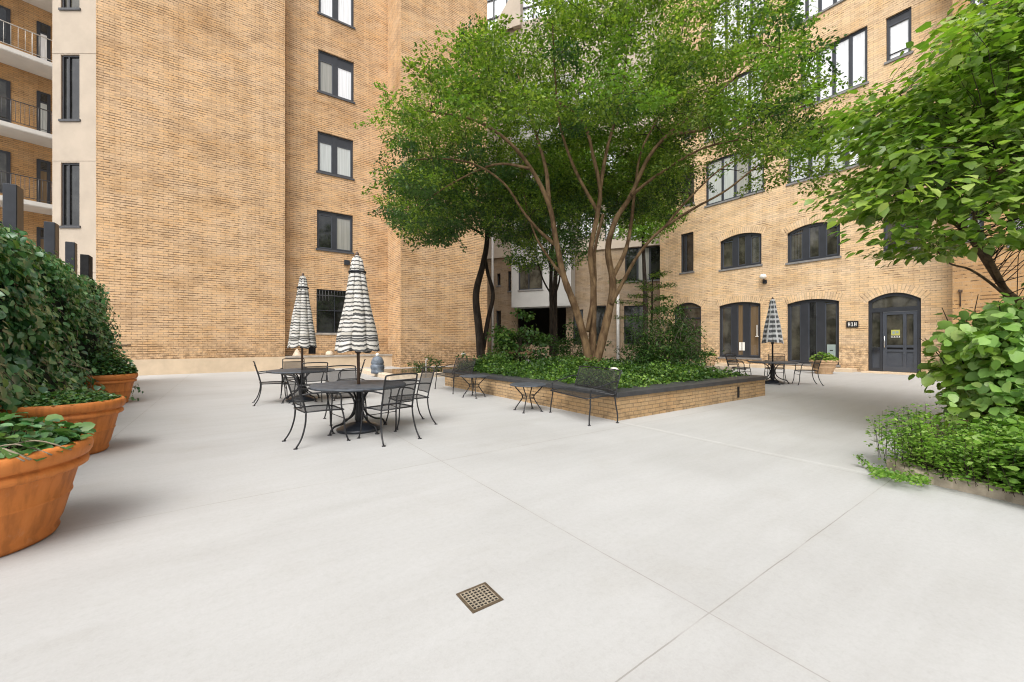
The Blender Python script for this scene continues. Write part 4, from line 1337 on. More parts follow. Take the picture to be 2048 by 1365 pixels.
# ================================================================ drain
dx = ab(*to_ab(-.165, 2.028))
dn = empty('floor_drain', (dx.x, dx.y, 0.0), TH, 'square brass drain grate set in the paving', 'drain')
m1 = MB(); S = .088
for (x0, x1, y0, y1) in ((-S, S, -S, -S + .014), (-S, S, S - .014, S), (-S, -S + .014, -S + .014, S - .014), (S - .014, S, -S + .014, S - .014)): m1.box(x0, x1, y0, y1, .0005, .005)
m1.build('frame', M['brass_dark'], dn)
m1 = MB(); n = 7; pit = 2 * (S - .016) / n
for k in range(n + 1):
    c_ = -(S - .016) + pit * k
    m1.box(c_ - .0027, c_ + .0027, -S + .015, S - .015, .0012, .0042); m1.box(-S + .015, S - .015, c_ - .0027, c_ + .0027, .0016, .0045)
m1.build('grate', M['brass'], dn)
m1 = MB(); m1.quad([(-S + .013, -S + .013, .0008), (S - .013, -S + .013, .0008), (S - .013, S - .013, .0008), (-S + .013, S - .013, .0008)]); m1.build('sump', M['pitdark'], dn)

# ================================================================ pond with rim, urn, small posts
pa, pb = to_ab(-4.0, 13.8)
pond = empty('garden_pond', ab(pa, pb), TH, 'shallow dark pond with pale stone rim beyond the tables', 'pond')
mb = MB()
LW, LD = 4.6, 3.6
for (x0, x1, y0, y1) in ((-.02, LW, -.30, 0), (-.32, -.02, -.30, LD)): mb.bbox(x0, x1, y0, y1, 0, .16, .02)
mb.build('rim', M['stone_pale'], pond)
mb = MB(); mb.quad([(-.02, 0, .09), (LW, 0, .09), (LW, LD, .09), (-.02, LD, .09)]); mb.build('water', M['water'], pond)
urn = MB()
urn.lathe([(.25, 0), (.27, .03), (.27, .12), (.25, .14), (.28, .18), (.295, .26), (.285, .34), (.25, .37), (.24, .385), (.262, .40), (.27, .45), (.24, .56), (.18, .66), (.10, .70), (.06, .71)], 26, cap0=True)
uo = urn.build('stone_urn', plain('slate_stone', (.12, .145, .18), .5, var=.45, scale=5, bump=.2))
uo.location = at(755, 740, 14.6); uo.location.z = .12; uo.scale = (.84, .84, .88)
tag(uo, 'rounded grey blue stone urn standing at the edge of the pond', 'urn')
bm_ = MB(); bm_.lathe([(.02, .70), (.07, .72), (.085, .77), (.06, .83), (.01, .85)], 14); bo = bm_.build('ball', M['white_lamp'], uo)
jet = MB(); jet.tube([(0, 0, 0), (0, 0, .56), (.02, -.03, .60), (.06, -.04, .60)], .017, 8); jo = jet.build('water_spout', M['white_pipe']); jo.location = at(852, 747, 13.3); jo.location.z = .1
tag(jo, 'thin white water spout rising from the pond rim', 'pipe')

# white garden lamps on short stems
for (p, lab, hh) in ((at(1228, 741, 7.6), 'white mushroom lamp among the ground cover beside the near bench', .0), (at(927, 710, 12.8), 'small white mushroom lamp behind the far bench', .0)):
    l_ = empty('garden_lamp', (p.x, p.y, p.z - .34), 0, lab, 'lamp', 'white mushroom lamps in the planting')
    m1 = MB(); m1.tube([(0, 0, -.1), (0, 0, .34)], .011, 8); m1.build('stem', M['twig_pale'], l_)
    m1 = MB(); m1.lathe([(.004, .392), (.05, .385), (.082, .36), (.088, .345), (.05, .335), (.012, .335)], 18); m1.build('lamp_shade', M['white_lamp'], l_)

# pale log and red brown bark on the planting
lg = MB(); lg.tube(smooth_path([(-.55, 0, 0), (-.2, .02, .01), (.2, .0, .0), (.6, .03, -.01)], 4), [.065] * 12 + [.06], 10)
lo = lg.build('fallen_log', M['log']); lo.location = at(1418, 737, 11.2); lo.rotation_euler = (0, R(1), R(-8))
tag(lo, 'pale cut log lying on the planter edge by the plaid umbrella table', 'log')
lg = MB(); lg.tube(smooth_path([(-.45, 0, .05), (-.15, .03, 0), (.25, -.03, .0), (.5, .02, .1)], 4), [.045, .05, .06, .06, .06, .055, .05, .05, .05, .045, .04, .035, .03], 8)
lg.tube(smooth_path([(.1, 0, .02), (.3, -.05, .12), (.42, -.06, .25)], 3), [.03, .027, .023, .02, .017, .013, .01], 6)
lo = lg.build('fallen_branch', M['bark']); lo.location = at(1040, 708, 12.0); lo.rotation_euler = (0, 0, R(10))
tag(lo, 'red brown fallen branch on the ground cover left of the trunks', 'branch')

# ================================================================ kerb of the planted bed on the near side
kc = empty('bed_kerb', (0, 0, 0), 0, 'rounded stained concrete kerb round the bed under the broad leaved tree', 'kerb')
pa_ = [gp(2300, 1075), gp(2048, 1012), gp(1960, 992), gp(1880, 974), gp(1810, 957), gp(1772, 938)]
path = smooth_path([(p.x, p.y, 0) for p in pa_], 6)
mb = MB(); rings = []
for i, p in enumerate(path):
    t = (path[min(i + 1, len(path) - 1)] - path[max(i - 1, 0)]).normalized(); n_v = Vector((t.y, -t.x, 0))
    j = .006 * math.sin(i * 1.7) + .004 * math.sin(i * 4.1)
    rings.append([p + n_v * (w + j) + Vector((0, 0, z + (j if z > .03 else 0))) for (w, z) in ((0, -.01), (0, .085), (.02, .105), (.14, .11), (.16, .095), (.16, -.01))])
mb.ring_strip(rings, 0, False, True, True, True)
mb.build('kerb_stone', M['kerb'], kc)
for (a_, b_, nm) in ((gp(1888, 902), gp(1850, 868), 0), (gp(1900, 862), gp(1985, 800), 1)):
    t = (b_ - a_); ln = t.length; t.normalize(); n_v = Vector((t.y, -t.x, 0))
    mb = MB(); rr = []
    for k in range(5):
        p = a_ + t * ln * k / 4
        rr.append([p + n_v * w + Vector((0, 0, z)) for (w, z) in ((0, -.01), (0, .10), (.02, .125), (.24, .125), (.26, .10), (.26, -.01))])
    mb.ring_strip(rr, 0, False, True, True, True); mb.build('kerb_stone', M['kerb_dark'], kc)
bedp = [gp(2300, 1068), gp(2048, 1004), gp(1880, 966), gp(1800, 945), gp(1835, 905), gp(1880, 880), gp(1990, 800), Vector((15, 12, 0)), Vector((15, 1, 0))]
bs = MB(); bs.quad([(p.x + .03, p.y + .02, .075) for p in bedp]); bso = bs.build('soil_bed', M['soil']); tag(bso, kind='structure')

# ================================================================ vegetation
RG = np.random.default_rng(11)

LEAF_S = (np.array([(0, 0, 0), (.30, .42, .07), (0, 1, -.04), (-.30, .42, .07)], float), [(0, 1, 2), (0, 2, 3)])
LEAF_L = (np.array([(0, 0, 0), (0, .35, -.02), (0, .7, -.06), (0, 1, -.17), (.30, .22, .05), (.33, .55, .02), (-.30, .22, .05), (-.33, .55, .02)], float),
          [(0, 4, 1), (1, 4, 5, 2), (2, 5, 3), (0, 1, 6), (1, 2, 7, 6), (2, 3, 7)])
LEAF_R = (np.array([(0, 0, 0), (0, .5, -.03), (0, 1, -.14), (.30, .06, .04), (.46, .42, .05), (.30, .80, .0), (-.30, .06, .04), (-.46, .42, .05), (-.30, .80, .0)], float),
          [(0, 3, 4, 1), (1, 4, 5, 2), (0, 1, 7, 6), (1, 2, 8, 7)])


def norm(a): return a / np.maximum(np.linalg.norm(a, axis=1, keepdims=True), 1e-9)


def leaf_arrays(pos, ydir, nrm, size, tmpl, wide=1.0):
    tv, tf = tmpl
    N = len(pos)
    y = norm(ydir); x = norm(np.cross(y, nrm)); z = np.cross(x, y)
    s = np.broadcast_to(size, (N,)).reshape(N, 1, 1)
    V = (tv[None, :, 0:1] * x[:, None] * wide + tv[None, :, 1:2] * y[:, None] + tv[None, :, 2:3] * z[:, None]) * s + pos[:, None]
    return V.reshape(-1, 3)


def leaf_mesh(name, groups, mats, parent=None):
    """groups: list of (V, template, material index)"""
    co = []; loops = []; starts = []; totals = []; mi = []; base = 0; ls = 0
    for V, (tv, tf), m in groups:
        nt = len(tv); N = len(V) // nt
        co.append(V)
        offs = (np.arange(N) * nt + base)[:, None]
        per = []
        tot = []
        for f in tf: per.extend(f); tot.append(len(f))
        lp = (offs + np.array(per)[None, :]).reshape(-1)
        loops.append(lp)
        tt = np.tile(np.array(tot), N); totals.append(tt)
        st = ls + np.concatenate([[0], np.cumsum(tt)[:-1]]); starts.append(st); ls += tt.sum()
        mi.append(np.full(len(tt), m)); base += len(V)
    co = np.concatenate(co); loops = np.concatenate(loops); starts = np.concatenate(starts); totals = np.concatenate(totals); mi = np.concatenate(mi)
    me = bpy.data.meshes.new(name)
    me.vertices.add(len(co)); me.vertices.foreach_set('co', co.astype(np.float32).ravel())
    me.loops.add(len(loops)); me.loops.foreach_set('vertex_index', loops.astype(np.int32))
    me.polygons.add(len(starts)); me.polygons.foreach_set('loop_start', starts.astype(np.int32)); me.polygons.foreach_set('loop_total', totals.astype(np.int32))
    for m in mats: me.materials.append(m)
    me.polygons.foreach_set('material_index', mi.astype(np.int32))
    me.update(calc_edges=True); me.validate()
    o = bpy.data.objects.new(name, me); COL.objects.link(o)
    if parent is not None: o.parent = parent
    return o


def in_poly(u, v, poly):
    c = False; n = len(poly)
    for i in range(n):
        x1, y1 = poly[i]; x2, y2 = poly[(i + 1) % n]
        if (y1 > v) != (y2 > v) and u < (x2 - x1) * (v - y1) / (y2 - y1) + x1: c = not c
    return c


def uv_of(p): return 1024 + p[0] / p[1] * FPX, HPX - (p[2] - CH) / p[1] * FPX


def clump(c, rad, n, size, tmpl, droop=.25, flat=.5, up=.9, wide=1.0, spread=None):
    """n leaves filling a flattened clump; they point outward and hang a little"""
    d = norm(RG.normal(size=(n, 3))); r = RG.random(n) ** .45
    off = d * r[:, None] * np.array([rad, rad, rad * flat])
    pos = np.array(c) + off
    yd = d * np.array([1, 1, .35]) + RG.normal(size=(n, 3)) * .55; yd[:, 2] -= droop
    nr = np.array([0, 0, up]) + RG.normal(size=(n, 3)) * .55 + d * .25
    sz = size * RG.uniform(.65, 1.25, n)
    return leaf_arrays(pos, yd, nr, sz, tmpl, wide)


def branch_to(mb, a, b, r0, r1, sag=.12, n=5, sides=5, wig=.06, seed=0):
    a = Vector(a); b = Vector(b); d = (b - a); L = d.length
    rn = random.Random(seed)
    side = Vector((rn.uniform(-1, 1), rn.uniform(-1, 1), rn.uniform(-.3, .3)))
    pts = []
    for k in range(n + 1):
        t = k / n
        p = a + d * t + Vector((0, 0, sag * L * math.sin(math.pi * t))) + side * wig * L * math.sin(math.pi * t) * (1 if k % 2 else .6)
        pts.append(p)
    mb.tube(pts, [r0 + (r1 - r0) * k / n for k in range(n + 1)], sides, 0, False)
    return pts


# ---------------------------------------------------------------- the big multi-stemmed tree
def big_tree():
    t = empty('courtyard_tree', gp(1182, 725, .66), 0, 'big multi stemmed tree with cinnamon bark and a wide airy crown in the planter', 'tree')
    org_ = t.location.copy()
    TB = MB()
    nodes = []
    def stem(px, Ys, r0, r1, n=6, sides=9):
        pts = []
        for i, (u, v) in enumerate(px):
            pts.append(at(u, v, Ys[0] + (Ys[1] - Ys[0]) * (i / (len(px) - 1)) ** 1.3))
        sp = smooth_path(pts, n); N = len(sp) - 1
        rnd = random.Random(int(px[-1][0]))
        rr = [(r0 + (r1 - r0) * (k / N) ** .7) * (1 + .07 * rnd.uniform(-1, 1)) for k in range(N + 1)]
        TB.tube([p - org_ for p in sp], rr, sides, 0, True)
        for k, p in enumerate(sp):
            if k > N * .28: nodes.append((p, rr[k]))
        return sp
    Y0 = 10.55
    stem([(1180, 735), (1172, 690), (1152, 620), (1128, 555), (1112, 480), (1098, 410), (1062, 338), (1012, 280), (945, 240), (850, 222)], (Y0, 9.2), .135, .02)
    stem([(1110, 490), (1078, 462), (1046, 424), (1008, 368), (950, 330), (880, 318), (820, 322)], (10.3, 8.9), .05, .012)
    stem([(1098, 410), (1092, 340), (1070, 262), (1046, 180), (1020, 110)], (10.2, 11.6), .07, .015)
    stem([(1184, 730), (1186, 650), (1187, 570), (1181, 505), (1196, 425), (1200, 378), (1186, 312), (1168, 250), (1120, 208), (1060, 190)], (Y0 + .15, 9.6), .115, .018)
    stem([(1174, 664), (1184, 610), (1190, 560), (1190, 500), (1206, 430)], (Y0 - .05, 10.9), .06, .04)
    stem([(1200, 380), (1214, 300), (1236, 220), (1250, 140), (1256, 60)], (10.2, 11.2), .06, .013)
    stem([(1192, 730), (1212, 650), (1226, 575), (1216, 500), (1232, 440), (1262, 392), (1296, 318), (1338, 268), (1402, 215), (1476, 150), (1520, 90)], (Y0 + .1, 10.2), .13, .016)
    stem([(1222, 610), (1246, 565), (1274, 515), (1318, 464), (1384, 420), (1452, 382), (1530, 322), (1610, 282)], (Y0, 8.8), .062, .014)
    stem([(1222, 560), (1250, 505), (1262, 450), (1270, 380), (1284, 300), (1330, 210), (1362, 130), (1380, 40)], (Y0 + .1, 12.0), .07, .014)
    stem([(1338, 268), (1400, 262), (1470, 240), (1550, 232), (1630, 205)], (10.2, 9.4), .045, .012)
    stem([(1330, 455), (1376, 400), (1440, 340), (1510, 300), (1560, 240)], (9.9, 10.8), .035, .01)
    stem([(1262, 392), (1316, 350), (1400, 300), (1480, 280)], (10.3, 8.0), .05, .012)
    stem([(1130, 560), (1100, 520), (1070, 470), (1050, 400), (1040, 320)], (10.4, 12.8), .05, .012)
    stem([(1196, 425), (1150, 340), (1120, 250), (1110, 150), (1105, 50)], (10.4, 8.2), .055, .012)
    stem([(1060, 338), (990, 330), (900, 370), (830, 420)], (9.7, 10.6), .04, .01)
    outline = [(796, 190), (850, 125), (905, 92), (960, 58), (1040, 50), (1085, -10), (1110, -140), (1480, -140), (1530, -10), (1600, 22), (1630, 70), (1640, 125), (1694, 175), (1690, 215),
               (1650, 262), (1660, 330), (1640, 385), (1588, 372), (1548, 398), (1500, 330), (1420, 345), (1372, 420), (1330, 440), (1240, 410), (1200, 425), (1105, 450), (1060, 500), (990, 470), (940, 446), (880, 482), (812, 500), (776, 430), (790, 370), (772, 345), (786, 300), (770, 240)]
    bright = []; grp = []
    cl = []
    tries = 0
    while len(cl) < 760 and tries < 60000:
        tries += 1
        d = RG.normal(size=3); d /= np.linalg.norm(d)
        r = RG.random() ** .36
        p = np.array([2.7, 10.7, 6.0]) + d * r * np.array([6.6, 4.2, 4.9])
        # umbrella-shaped underside: nothing hangs low near the stems
        rh = math.hypot((p[0] - 2.1), (p[1] - 10.5))
        if p[2] < 4.6 - .13 * max(0, rh - 2) ** 1.2 or p[2] < 3.3: continue
        if p[1] < 5: continue
        u, v = uv_of(p)
        if not in_poly(u, v, outline): continue
        # thinner on the wall-lit upper right, thicker on the low left
        dens = .95
        if v < 190 and 1000 < u < 1330: dens = .40
        if v < 90: dens = min(dens, .45)
        if v > 215 and 880 < u < 1420 and p[1] < 10.2 and RG.random() < .85: continue
        if u > 1330 and v > 285: dens = .34
        if u > 1330 and 90 < v <= 285: dens = .66
        if u < 1000 and v < 200: dens = .8
        if 1000 < u < 1340 and v > 260:
            dens = .95
            if p[1] < 10.9: continue
        if RG.random() > dens: continue
        if any((p[0] - q[0]) ** 2 + (p[1] - q[1]) ** 2 + ((p[2] - q[2]) * 1.8) ** 2 < .40 ** 2 for q in cl): continue
        cl.append(p)
    extra = 0
    ext_poly = [(1000, 300), (1180, 250), (1345, 255), (1352, 440), (1250, 450), (1200, 500), (1110, 520), (1030, 500), (990, 470)]
    while extra < 150:
        p = np.array(at(RG.uniform(1000, 1352), RG.uniform(250, 520), RG.uniform(11.6, 14.4)))
        if in_poly(*uv_of(p), ext_poly): cl.append(p); extra += 1
    TW = MB()
    NP_ = np.array([tuple(n_[0]) for n_ in nodes])
    order = sorted(range(len(cl)), key=lambda i: np.min(np.linalg.norm(NP_ - cl[i], axis=1)))
    bn = list(nodes)
    for i in order:
        p = cl[i]; u_, v_ = uv_of(p)
        A = np.array([tuple(n_[0]) for n_ in bn])
        dd = np.linalg.norm((A - p) * np.array([1, 1, 1.15]), axis=1) + np.where(A[:, 2] > p[2] + .3, .6, 0)
        k = int(np.argmin(dd)); a, ra = bn[k]
        r0 = min(ra * .7, .012 + .006 * dd[k])
        pts = branch_to(TW, a - org_, Vector(p) - org_, max(r0, .006), .004, .10, 4, 4, .08, i)
        bn += [(q + org_, max(r0 * (1 - j / 5), .004)) for j, q in enumerate(pts) if j in (2, 4)]
        nl = int(RG.uniform(140, 235))
        if v_ > 400 and u_ > 990: nl = int(nl * .55)
        rad = RG.uniform(.34, .60)
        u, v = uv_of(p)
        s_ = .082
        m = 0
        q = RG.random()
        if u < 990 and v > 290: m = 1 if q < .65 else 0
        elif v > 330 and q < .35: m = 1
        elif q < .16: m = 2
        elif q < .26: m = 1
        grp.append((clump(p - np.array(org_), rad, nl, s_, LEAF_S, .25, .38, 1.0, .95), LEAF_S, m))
        # a few sprigs reaching out of the clump
        k_ = 44
        dr = norm(RG.normal(size=(1, 3)) * np.array([1, 1, .3]))[0]
        tt = RG.random(k_)[:, None]
        ps = p + dr * (rad * .6 + tt * rad * .95) + RG.normal(size=(k_, 3)) * .045 - np.array([0, 0, .18]) * tt ** 2 * rad
        TW.tube([Vector(p) - org_, Vector(p + dr * rad * 1.5 - np.array([0, 0, .18 * rad])) - org_], [.004, .002], 3, 0, False)
        grp.append((leaf_arrays(ps - np.array(org_), np.tile(dr, (k_, 1)) + RG.normal(size=(k_, 3)) * .6, np.array([0, 0, 1]) + RG.normal(size=(k_, 3)) * .4, s_ * RG.uniform(.7, 1.2, k_), LEAF_S), LEAF_S, m))
    TB.build('trunk', M['bark'], t)
    TW.build('twigs', M['twig'], t)
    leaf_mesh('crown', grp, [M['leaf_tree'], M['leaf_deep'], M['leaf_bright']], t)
    return t


big_tree()


def simple_tree(name, label, stems, clusters, trunk_mat, leaf_mats, size, nl, rad, tmpl=LEAF_S, group=None, flat=.5, twig_mat='twig', droop=.25):
    """stems: list of (points, r0, r1) in world space; clusters: list of (p, mat index)"""
    org_ = stems[0][0][0].copy()
    t = empty(name, org_, 0, label, 'tree', group)
    TB = MB(); nodes = []
    for (pts, r0, r1) in stems:
        sp = smooth_path(pts, 6); N = len(sp) - 1
        rr = [r0 + (r1 - r0) * (k / N) for k in range(N + 1)]
        TB.tube([p - org_ for p in sp], rr, 8)
        nodes += [(p, r_) for k, (p, r_) in enumerate(zip(sp, rr)) if k > N * .35]
    TW = MB(); grp = []
    A = np.array([tuple(n_[0]) for n_ in nodes])
    for i, (p, m) in enumerate(clusters):
        p = np.array(p)
        k = int(np.argmin(np.linalg.norm(A - p, axis=1)))
        branch_to(TW, nodes[k][0] - org_, Vector(p) - org_, max(.006, min(nodes[k][1] * .6, .02)), .004, .08, 4, 4, .08, i)
        grp.append((clump(p - np.array(org_), rad * RG.uniform(.75, 1.25), int(nl * RG.uniform(.7, 1.3)), size, tmpl, droop, flat), tmpl, m))
    TB.build('trunk', M[trunk_mat], t); TW.build('twigs', M[twig_mat], t)
    leaf_mesh('crown', grp, [M[x] for x in leaf_mats], t)
    return t


def scatter(n, poly, Yr, mats=(1.0,), mind=.3):
    out = []; tries = 0
    us = [p[0] for p in poly]; vs = [p[1] for p in poly]
    while len(out) < n and tries < 20000:
        tries += 1
        u = RG.uniform(min(us), max(us)); v = RG.uniform(min(vs), max(vs))
        if not in_poly(u, v, poly): continue
        p = np.array(at(u, v, RG.uniform(*Yr)))
        if any(np.sum((p - q[0]) ** 2) < mind ** 2 for q in out): continue
        out.append((p, int(RG.choice(len(mats), p=mats))))
    return out


# dark leaning tree by the corner of the blank wall
simple_tree('dark_tree', 'dark twisting double stemmed tree beside the corner of the blank brick wall',
            [([at(962, 716, 14.6), at(958, 660, 14.6), at(952, 590, 14.6), at(966, 530, 14.6), at(974, 480, 14.6), at(968, 430, 14.6), at(930, 380, 14.4)], .16, .05),
             ([at(966, 700, 14.7), at(976, 640, 14.8), at(986, 590, 14.8), at(974, 540, 14.8), at(972, 500, 14.8), at(985, 440, 15), at(1000, 370, 15.2)], .09, .035),
             ([at(966, 470, 14.6), at(930, 450, 14.3), at(880, 430, 14.0), at(840, 440, 13.8)], .05, .012)],
            scatter(95, [(800, 470), (790, 380), (850, 330), (1040, 340), (1050, 430), (1000, 470), (940, 440), (870, 486)], (13.2, 16.0), (.75, .25), .5),
            'bark_dark', ['leaf_deep', 'leaf_tree'], .12, 170, .62)
# slender bare-stemmed tree
simple_tree('slender_tree', 'slender dark young tree in front of the white box bay, with thin upright twigs',
            [([at(1104, 712, 17.5), at(1104, 640, 17.5), at(1102, 560, 17.5), at(1106, 470, 17.5), at(1110, 380, 17.5)], .13, .03),
             ([at(1104, 605, 17.5), at(1118, 565, 17.4), at(1124, 510, 17.2), at(1136, 460, 17.2)], .05, .012),
             ([at(1103, 590, 17.5), at(1086, 560, 17.4), at(1072, 510, 17.4), at(1066, 460, 17.3)], .045, .012),
             ([at(1104, 560, 17.5), at(1094, 500, 17.9), at(1088, 440, 18)], .04, .01)],
            scatter(95, [(1015, 535), (1030, 420), (1110, 340), (1190, 380), (1190, 500), (1110, 540)], (16.4, 18.6), (.8, .2), .5),
            'bark_dark', ['leaf_deep', 'leaf_tree'], .12, 110, .6)
# bright trees glowing behind
simple_tree('bright_tree', 'bright green tree standing in the far passage behind the trunks',
            [([Vector((7.0, 21.0, 0)), Vector((7.0, 21.0, 3.5)), Vector((6.9, 21, 6)), Vector((6.8, 21, 9))], .16, .05)],
            scatter(120, [(1245, 470), (1240, 330), (1290, 262), (1345, 300), (1352, 440), (1300, 478)], (19.8, 22.2), (.7, .3), .5),
            'bark_dark', ['leaf_bright', 'leaf_tree'], .15, 130, .7)
simple_tree('bright_tree', 'bright green young tree between the slender dark tree and the white box bay',
            [([Vector((2.1, 19.5, 0)), Vector((2.1, 19.5, 4)), Vector((2.3, 19.5, 7)), Vector((2.5, 19.5, 9))], .14, .05)],
            scatter(85, [(1070, 420), (1080, 320), (1140, 270), (1200, 300), (1200, 400), (1130, 440)], (18.6, 20.6), (.75, .25), .5),
            'bark_dark', ['leaf_bright', 'leaf_tree'], .15, 120, .65)


# ---------------------------------------------------------------- broad leaved tree on the near right
def broad_tree():
    base = Vector((8.6, 6.3, .0))
    stems = [([base, at(2060, 640, 6.2), at(2010, 580, 6.1), at(1972, 525, 6.0), at(1935, 466, 5.9), at(1905, 400, 5.8), at(1890, 330, 5.6)], .056, .016),
             ([at(2012, 582, 6.1), at(1985, 530, 5.9), at(1965, 490, 5.6), at(1950, 440, 5.3), at(1958, 370, 5.0), at(1990, 300, 4.8)], 0.036, .013),
             ([at(1940, 474, 5.9), at(1900, 440, 6.1), at(1850, 410, 6.3), at(1790, 392, 6.5)], .035, .010),
             ([at(1905, 400, 5.8), at(1860, 350, 6.2), at(1790, 280, 6.7), at(1740, 240, 7.0)], .032, .010),
             ([at(1890, 330, 5.6), at(1900, 240, 5.6), at(1940, 140, 5.5), at(1990, 40, 5.3)], .035, .010),
             ([at(2030, 610, 6.1), at(1985, 570, 5.9), at(1940, 540, 5.7), at(1900, 528, 5.6), at(1872, 500, 5.6)], .022, .007),
             ([at(1958, 370, 5.0), at(2040, 320, 4.6), at(2120, 260, 4.4)], .03, .010),
             ([at(1890, 330, 5.6), at(1840, 250, 6.0), at(1800, 190, 6.4)], .028, .009)]
    t = empty('broad_leaved_tree', base, 0, 'broad leaved tree leaning in over the planted bed with layered bright foliage', 'tree')
    TB = MB(); nodes = []
    for (pts, r0, r1) in stems:
        sp = smooth_path(pts, 6); N = len(sp) - 1
        rr = [r0 + (r1 - r0) * (k / N) for k in range(N + 1)]
        TB.tube([p - base for p in sp], rr, 8); nodes += list(zip(sp, rr))
    outline = [(1715, 215), (1770, 225), (1830, 180), (1915, 125), (1930, 60), (1985, -30), (2200, -60), (2250, 300), (2200, 560), (2060, 470), (2000, 505), (1960, 505), (1925, 552), (1872, 545), (1890, 505), (1840, 522), (1770, 470), (1690, 428), (1680, 395), (1730, 370), (1770, 330), (1690, 290), (1720, 260), (1690, 230)]
    A = np.array([tuple(n_[0]) for n_ in nodes])
    TW = MB(); grp = []; cl = []; tries = 0
    while len(cl) < 430 and tries < 40000:
        tries += 1
        u = RG.uniform(1670, 2230); v = RG.uniform(-60, 560)
        if not in_poly(u, v, outline): continue
        Yc = 5.9 + (1880 - u) / 300 * .9
        p = np.array(at(u, v, Yc + RG.normal() * .75))
        if p[1] < 4.0: continue
        # foliage sits in tiers
        tier = (p[2] + .22 * p[0] * .0 + .18 * math.sin(1.7 * p[0] + .9 * p[1])) % .62
        if .37 < tier: continue
        if v > 430 and RG.random() > .34: continue
        if v > 390 and 1880 < u < 2060 and RG.random() > .16: continue
        if any(np.sum(((p - q) * np.array([1, 1, 1.5])) ** 2) < .27 ** 2 for q in cl): continue
        cl.append(p)
    bl_ = np.array(base)
    for i, p in enumerate(cl):
        dd = np.linalg.norm(A - p, axis=1) + np.where(A[:, 2] > p[2] + .2, .5, 0)
        k = int(np.argmin(dd)); a = np.array(tuple(nodes[k][0]))
        branch_to(TW, Vector(a - bl_), Vector(p - bl_), max(.004, min(nodes[k][1] * .4, .007)), .0025, .10, 4, 4, .06, i)
        out = p - np.array([base.x, base.y, p[2]]); out = out / max(np.linalg.norm(out), .1)
        n = int(RG.uniform(30, 50))
        d = RG.normal(size=(n, 3)) * np.array([.22, .22, .045])
        pos = p - bl_ + d
        yd = norm(d * np.array([1, 1, 0]) + 1e-6) * .8 + out * .5 + RG.normal(size=(n, 3)) * .3; yd[:, 2] -= .35
        nr = np.array([0, 0, 1.0]) + RG.normal(size=(n, 3)) * .28
        grp.append((leaf_arrays(pos, yd, nr, .14 * RG.uniform(.6, 1.2, n), LEAF_L, 1.0), LEAF_L, 0 if RG.random() < .8 else 1))
    TB.build('trunk', M['bark_grey'], t); TW.build('twigs', M['twig'], t)
    leaf_mesh('crown', grp, [M['leaf_broad'], M['leaf_bright']], t)


broad_tree()


# ---------------------------------------------------------------- shrubs
def shrub(name, label, c, rad, n, size, tmpl, mats, group=None, stems=14, wide=1.0, outl=None, droop=.2, shell=.35, twig='twig', up=.9):
    """leaves on a lumpy dome with real stems; c at ground, rad = (rx, ry, rz)"""
    t = empty(name, c, 0, label, 'shrub', group)
    S = MB(); r_ = random.Random(n)
    for k in range(stems):
        a = r_.uniform(0, 6.28); q = r_.uniform(.2, .72)
        e = Vector((math.cos(a) * rad[0] * q, math.sin(a) * rad[1] * q, rad[2] * math.sqrt(max(0, 1 - q * q)) * r_.uniform(.62, .86)))
        branch_to(S, Vector((e.x * .12, e.y * .12, 0)), e, .012, .004, .12, 6, 5, .08, k + n)
    S.build('stems', M[twig], t)
    nc = max(10, n // 45); grp = []
    for k in range(nc):
        d = RG.normal(size=3); d[2] = abs(d[2]); d /= np.linalg.norm(d)
        r = RG.uniform(shell, 1.0) ** .6 * RG.uniform(.82, 1.08)
        p = d * r * np.array(rad)
        if outl and not in_poly(*uv_of(p + np.array(c)), outl): continue
        rc = .24 * (rad[0] * rad[1] * rad[2]) ** (1 / 3) * RG.uniform(.7, 1.35)
        m = int(RG.integers(len(mats)))
        grp.append((clump(p, rc, 45, size, tmpl, droop, .62, up, wide), tmpl, m))
    leaf_mesh('foliage', grp, [M[x] for x in mats], t)
    return t


# big leaved light green shrub on the right
HS = at(1985, 905, 5.0); HS.z = .05
shrub('hydrangea_shrub', 'large light green shrub with big rounded leaves filling the bed under the leaning tree', HS, (1.25, 1.0, 2.25), 6200, .118, LEAF_R, ['leaf_shrub', 'leaf_shrub', 'leaf_broad'], stems=18,
      outl=[(1900, 768), (1905, 722), (1920, 700), (1935, 655), (1975, 632), (2048, 605), (2300, 592), (2300, 905), (1980, 865), (1925, 822), (1902, 796)], shell=.25, droop=.5, up=1.1)
HS2 = Vector((6.9, 4.6, .05))
shrub('hydrangea_shrub', 'light green shrub of big rounded leaves at the frame edge behind the herbs', HS2, (1.2, 1.0, 1.9), 2800, .118, LEAF_R, ['leaf_shrub', 'leaf_broad'], stems=14, shell=.3, droop=.5, up=1.1)


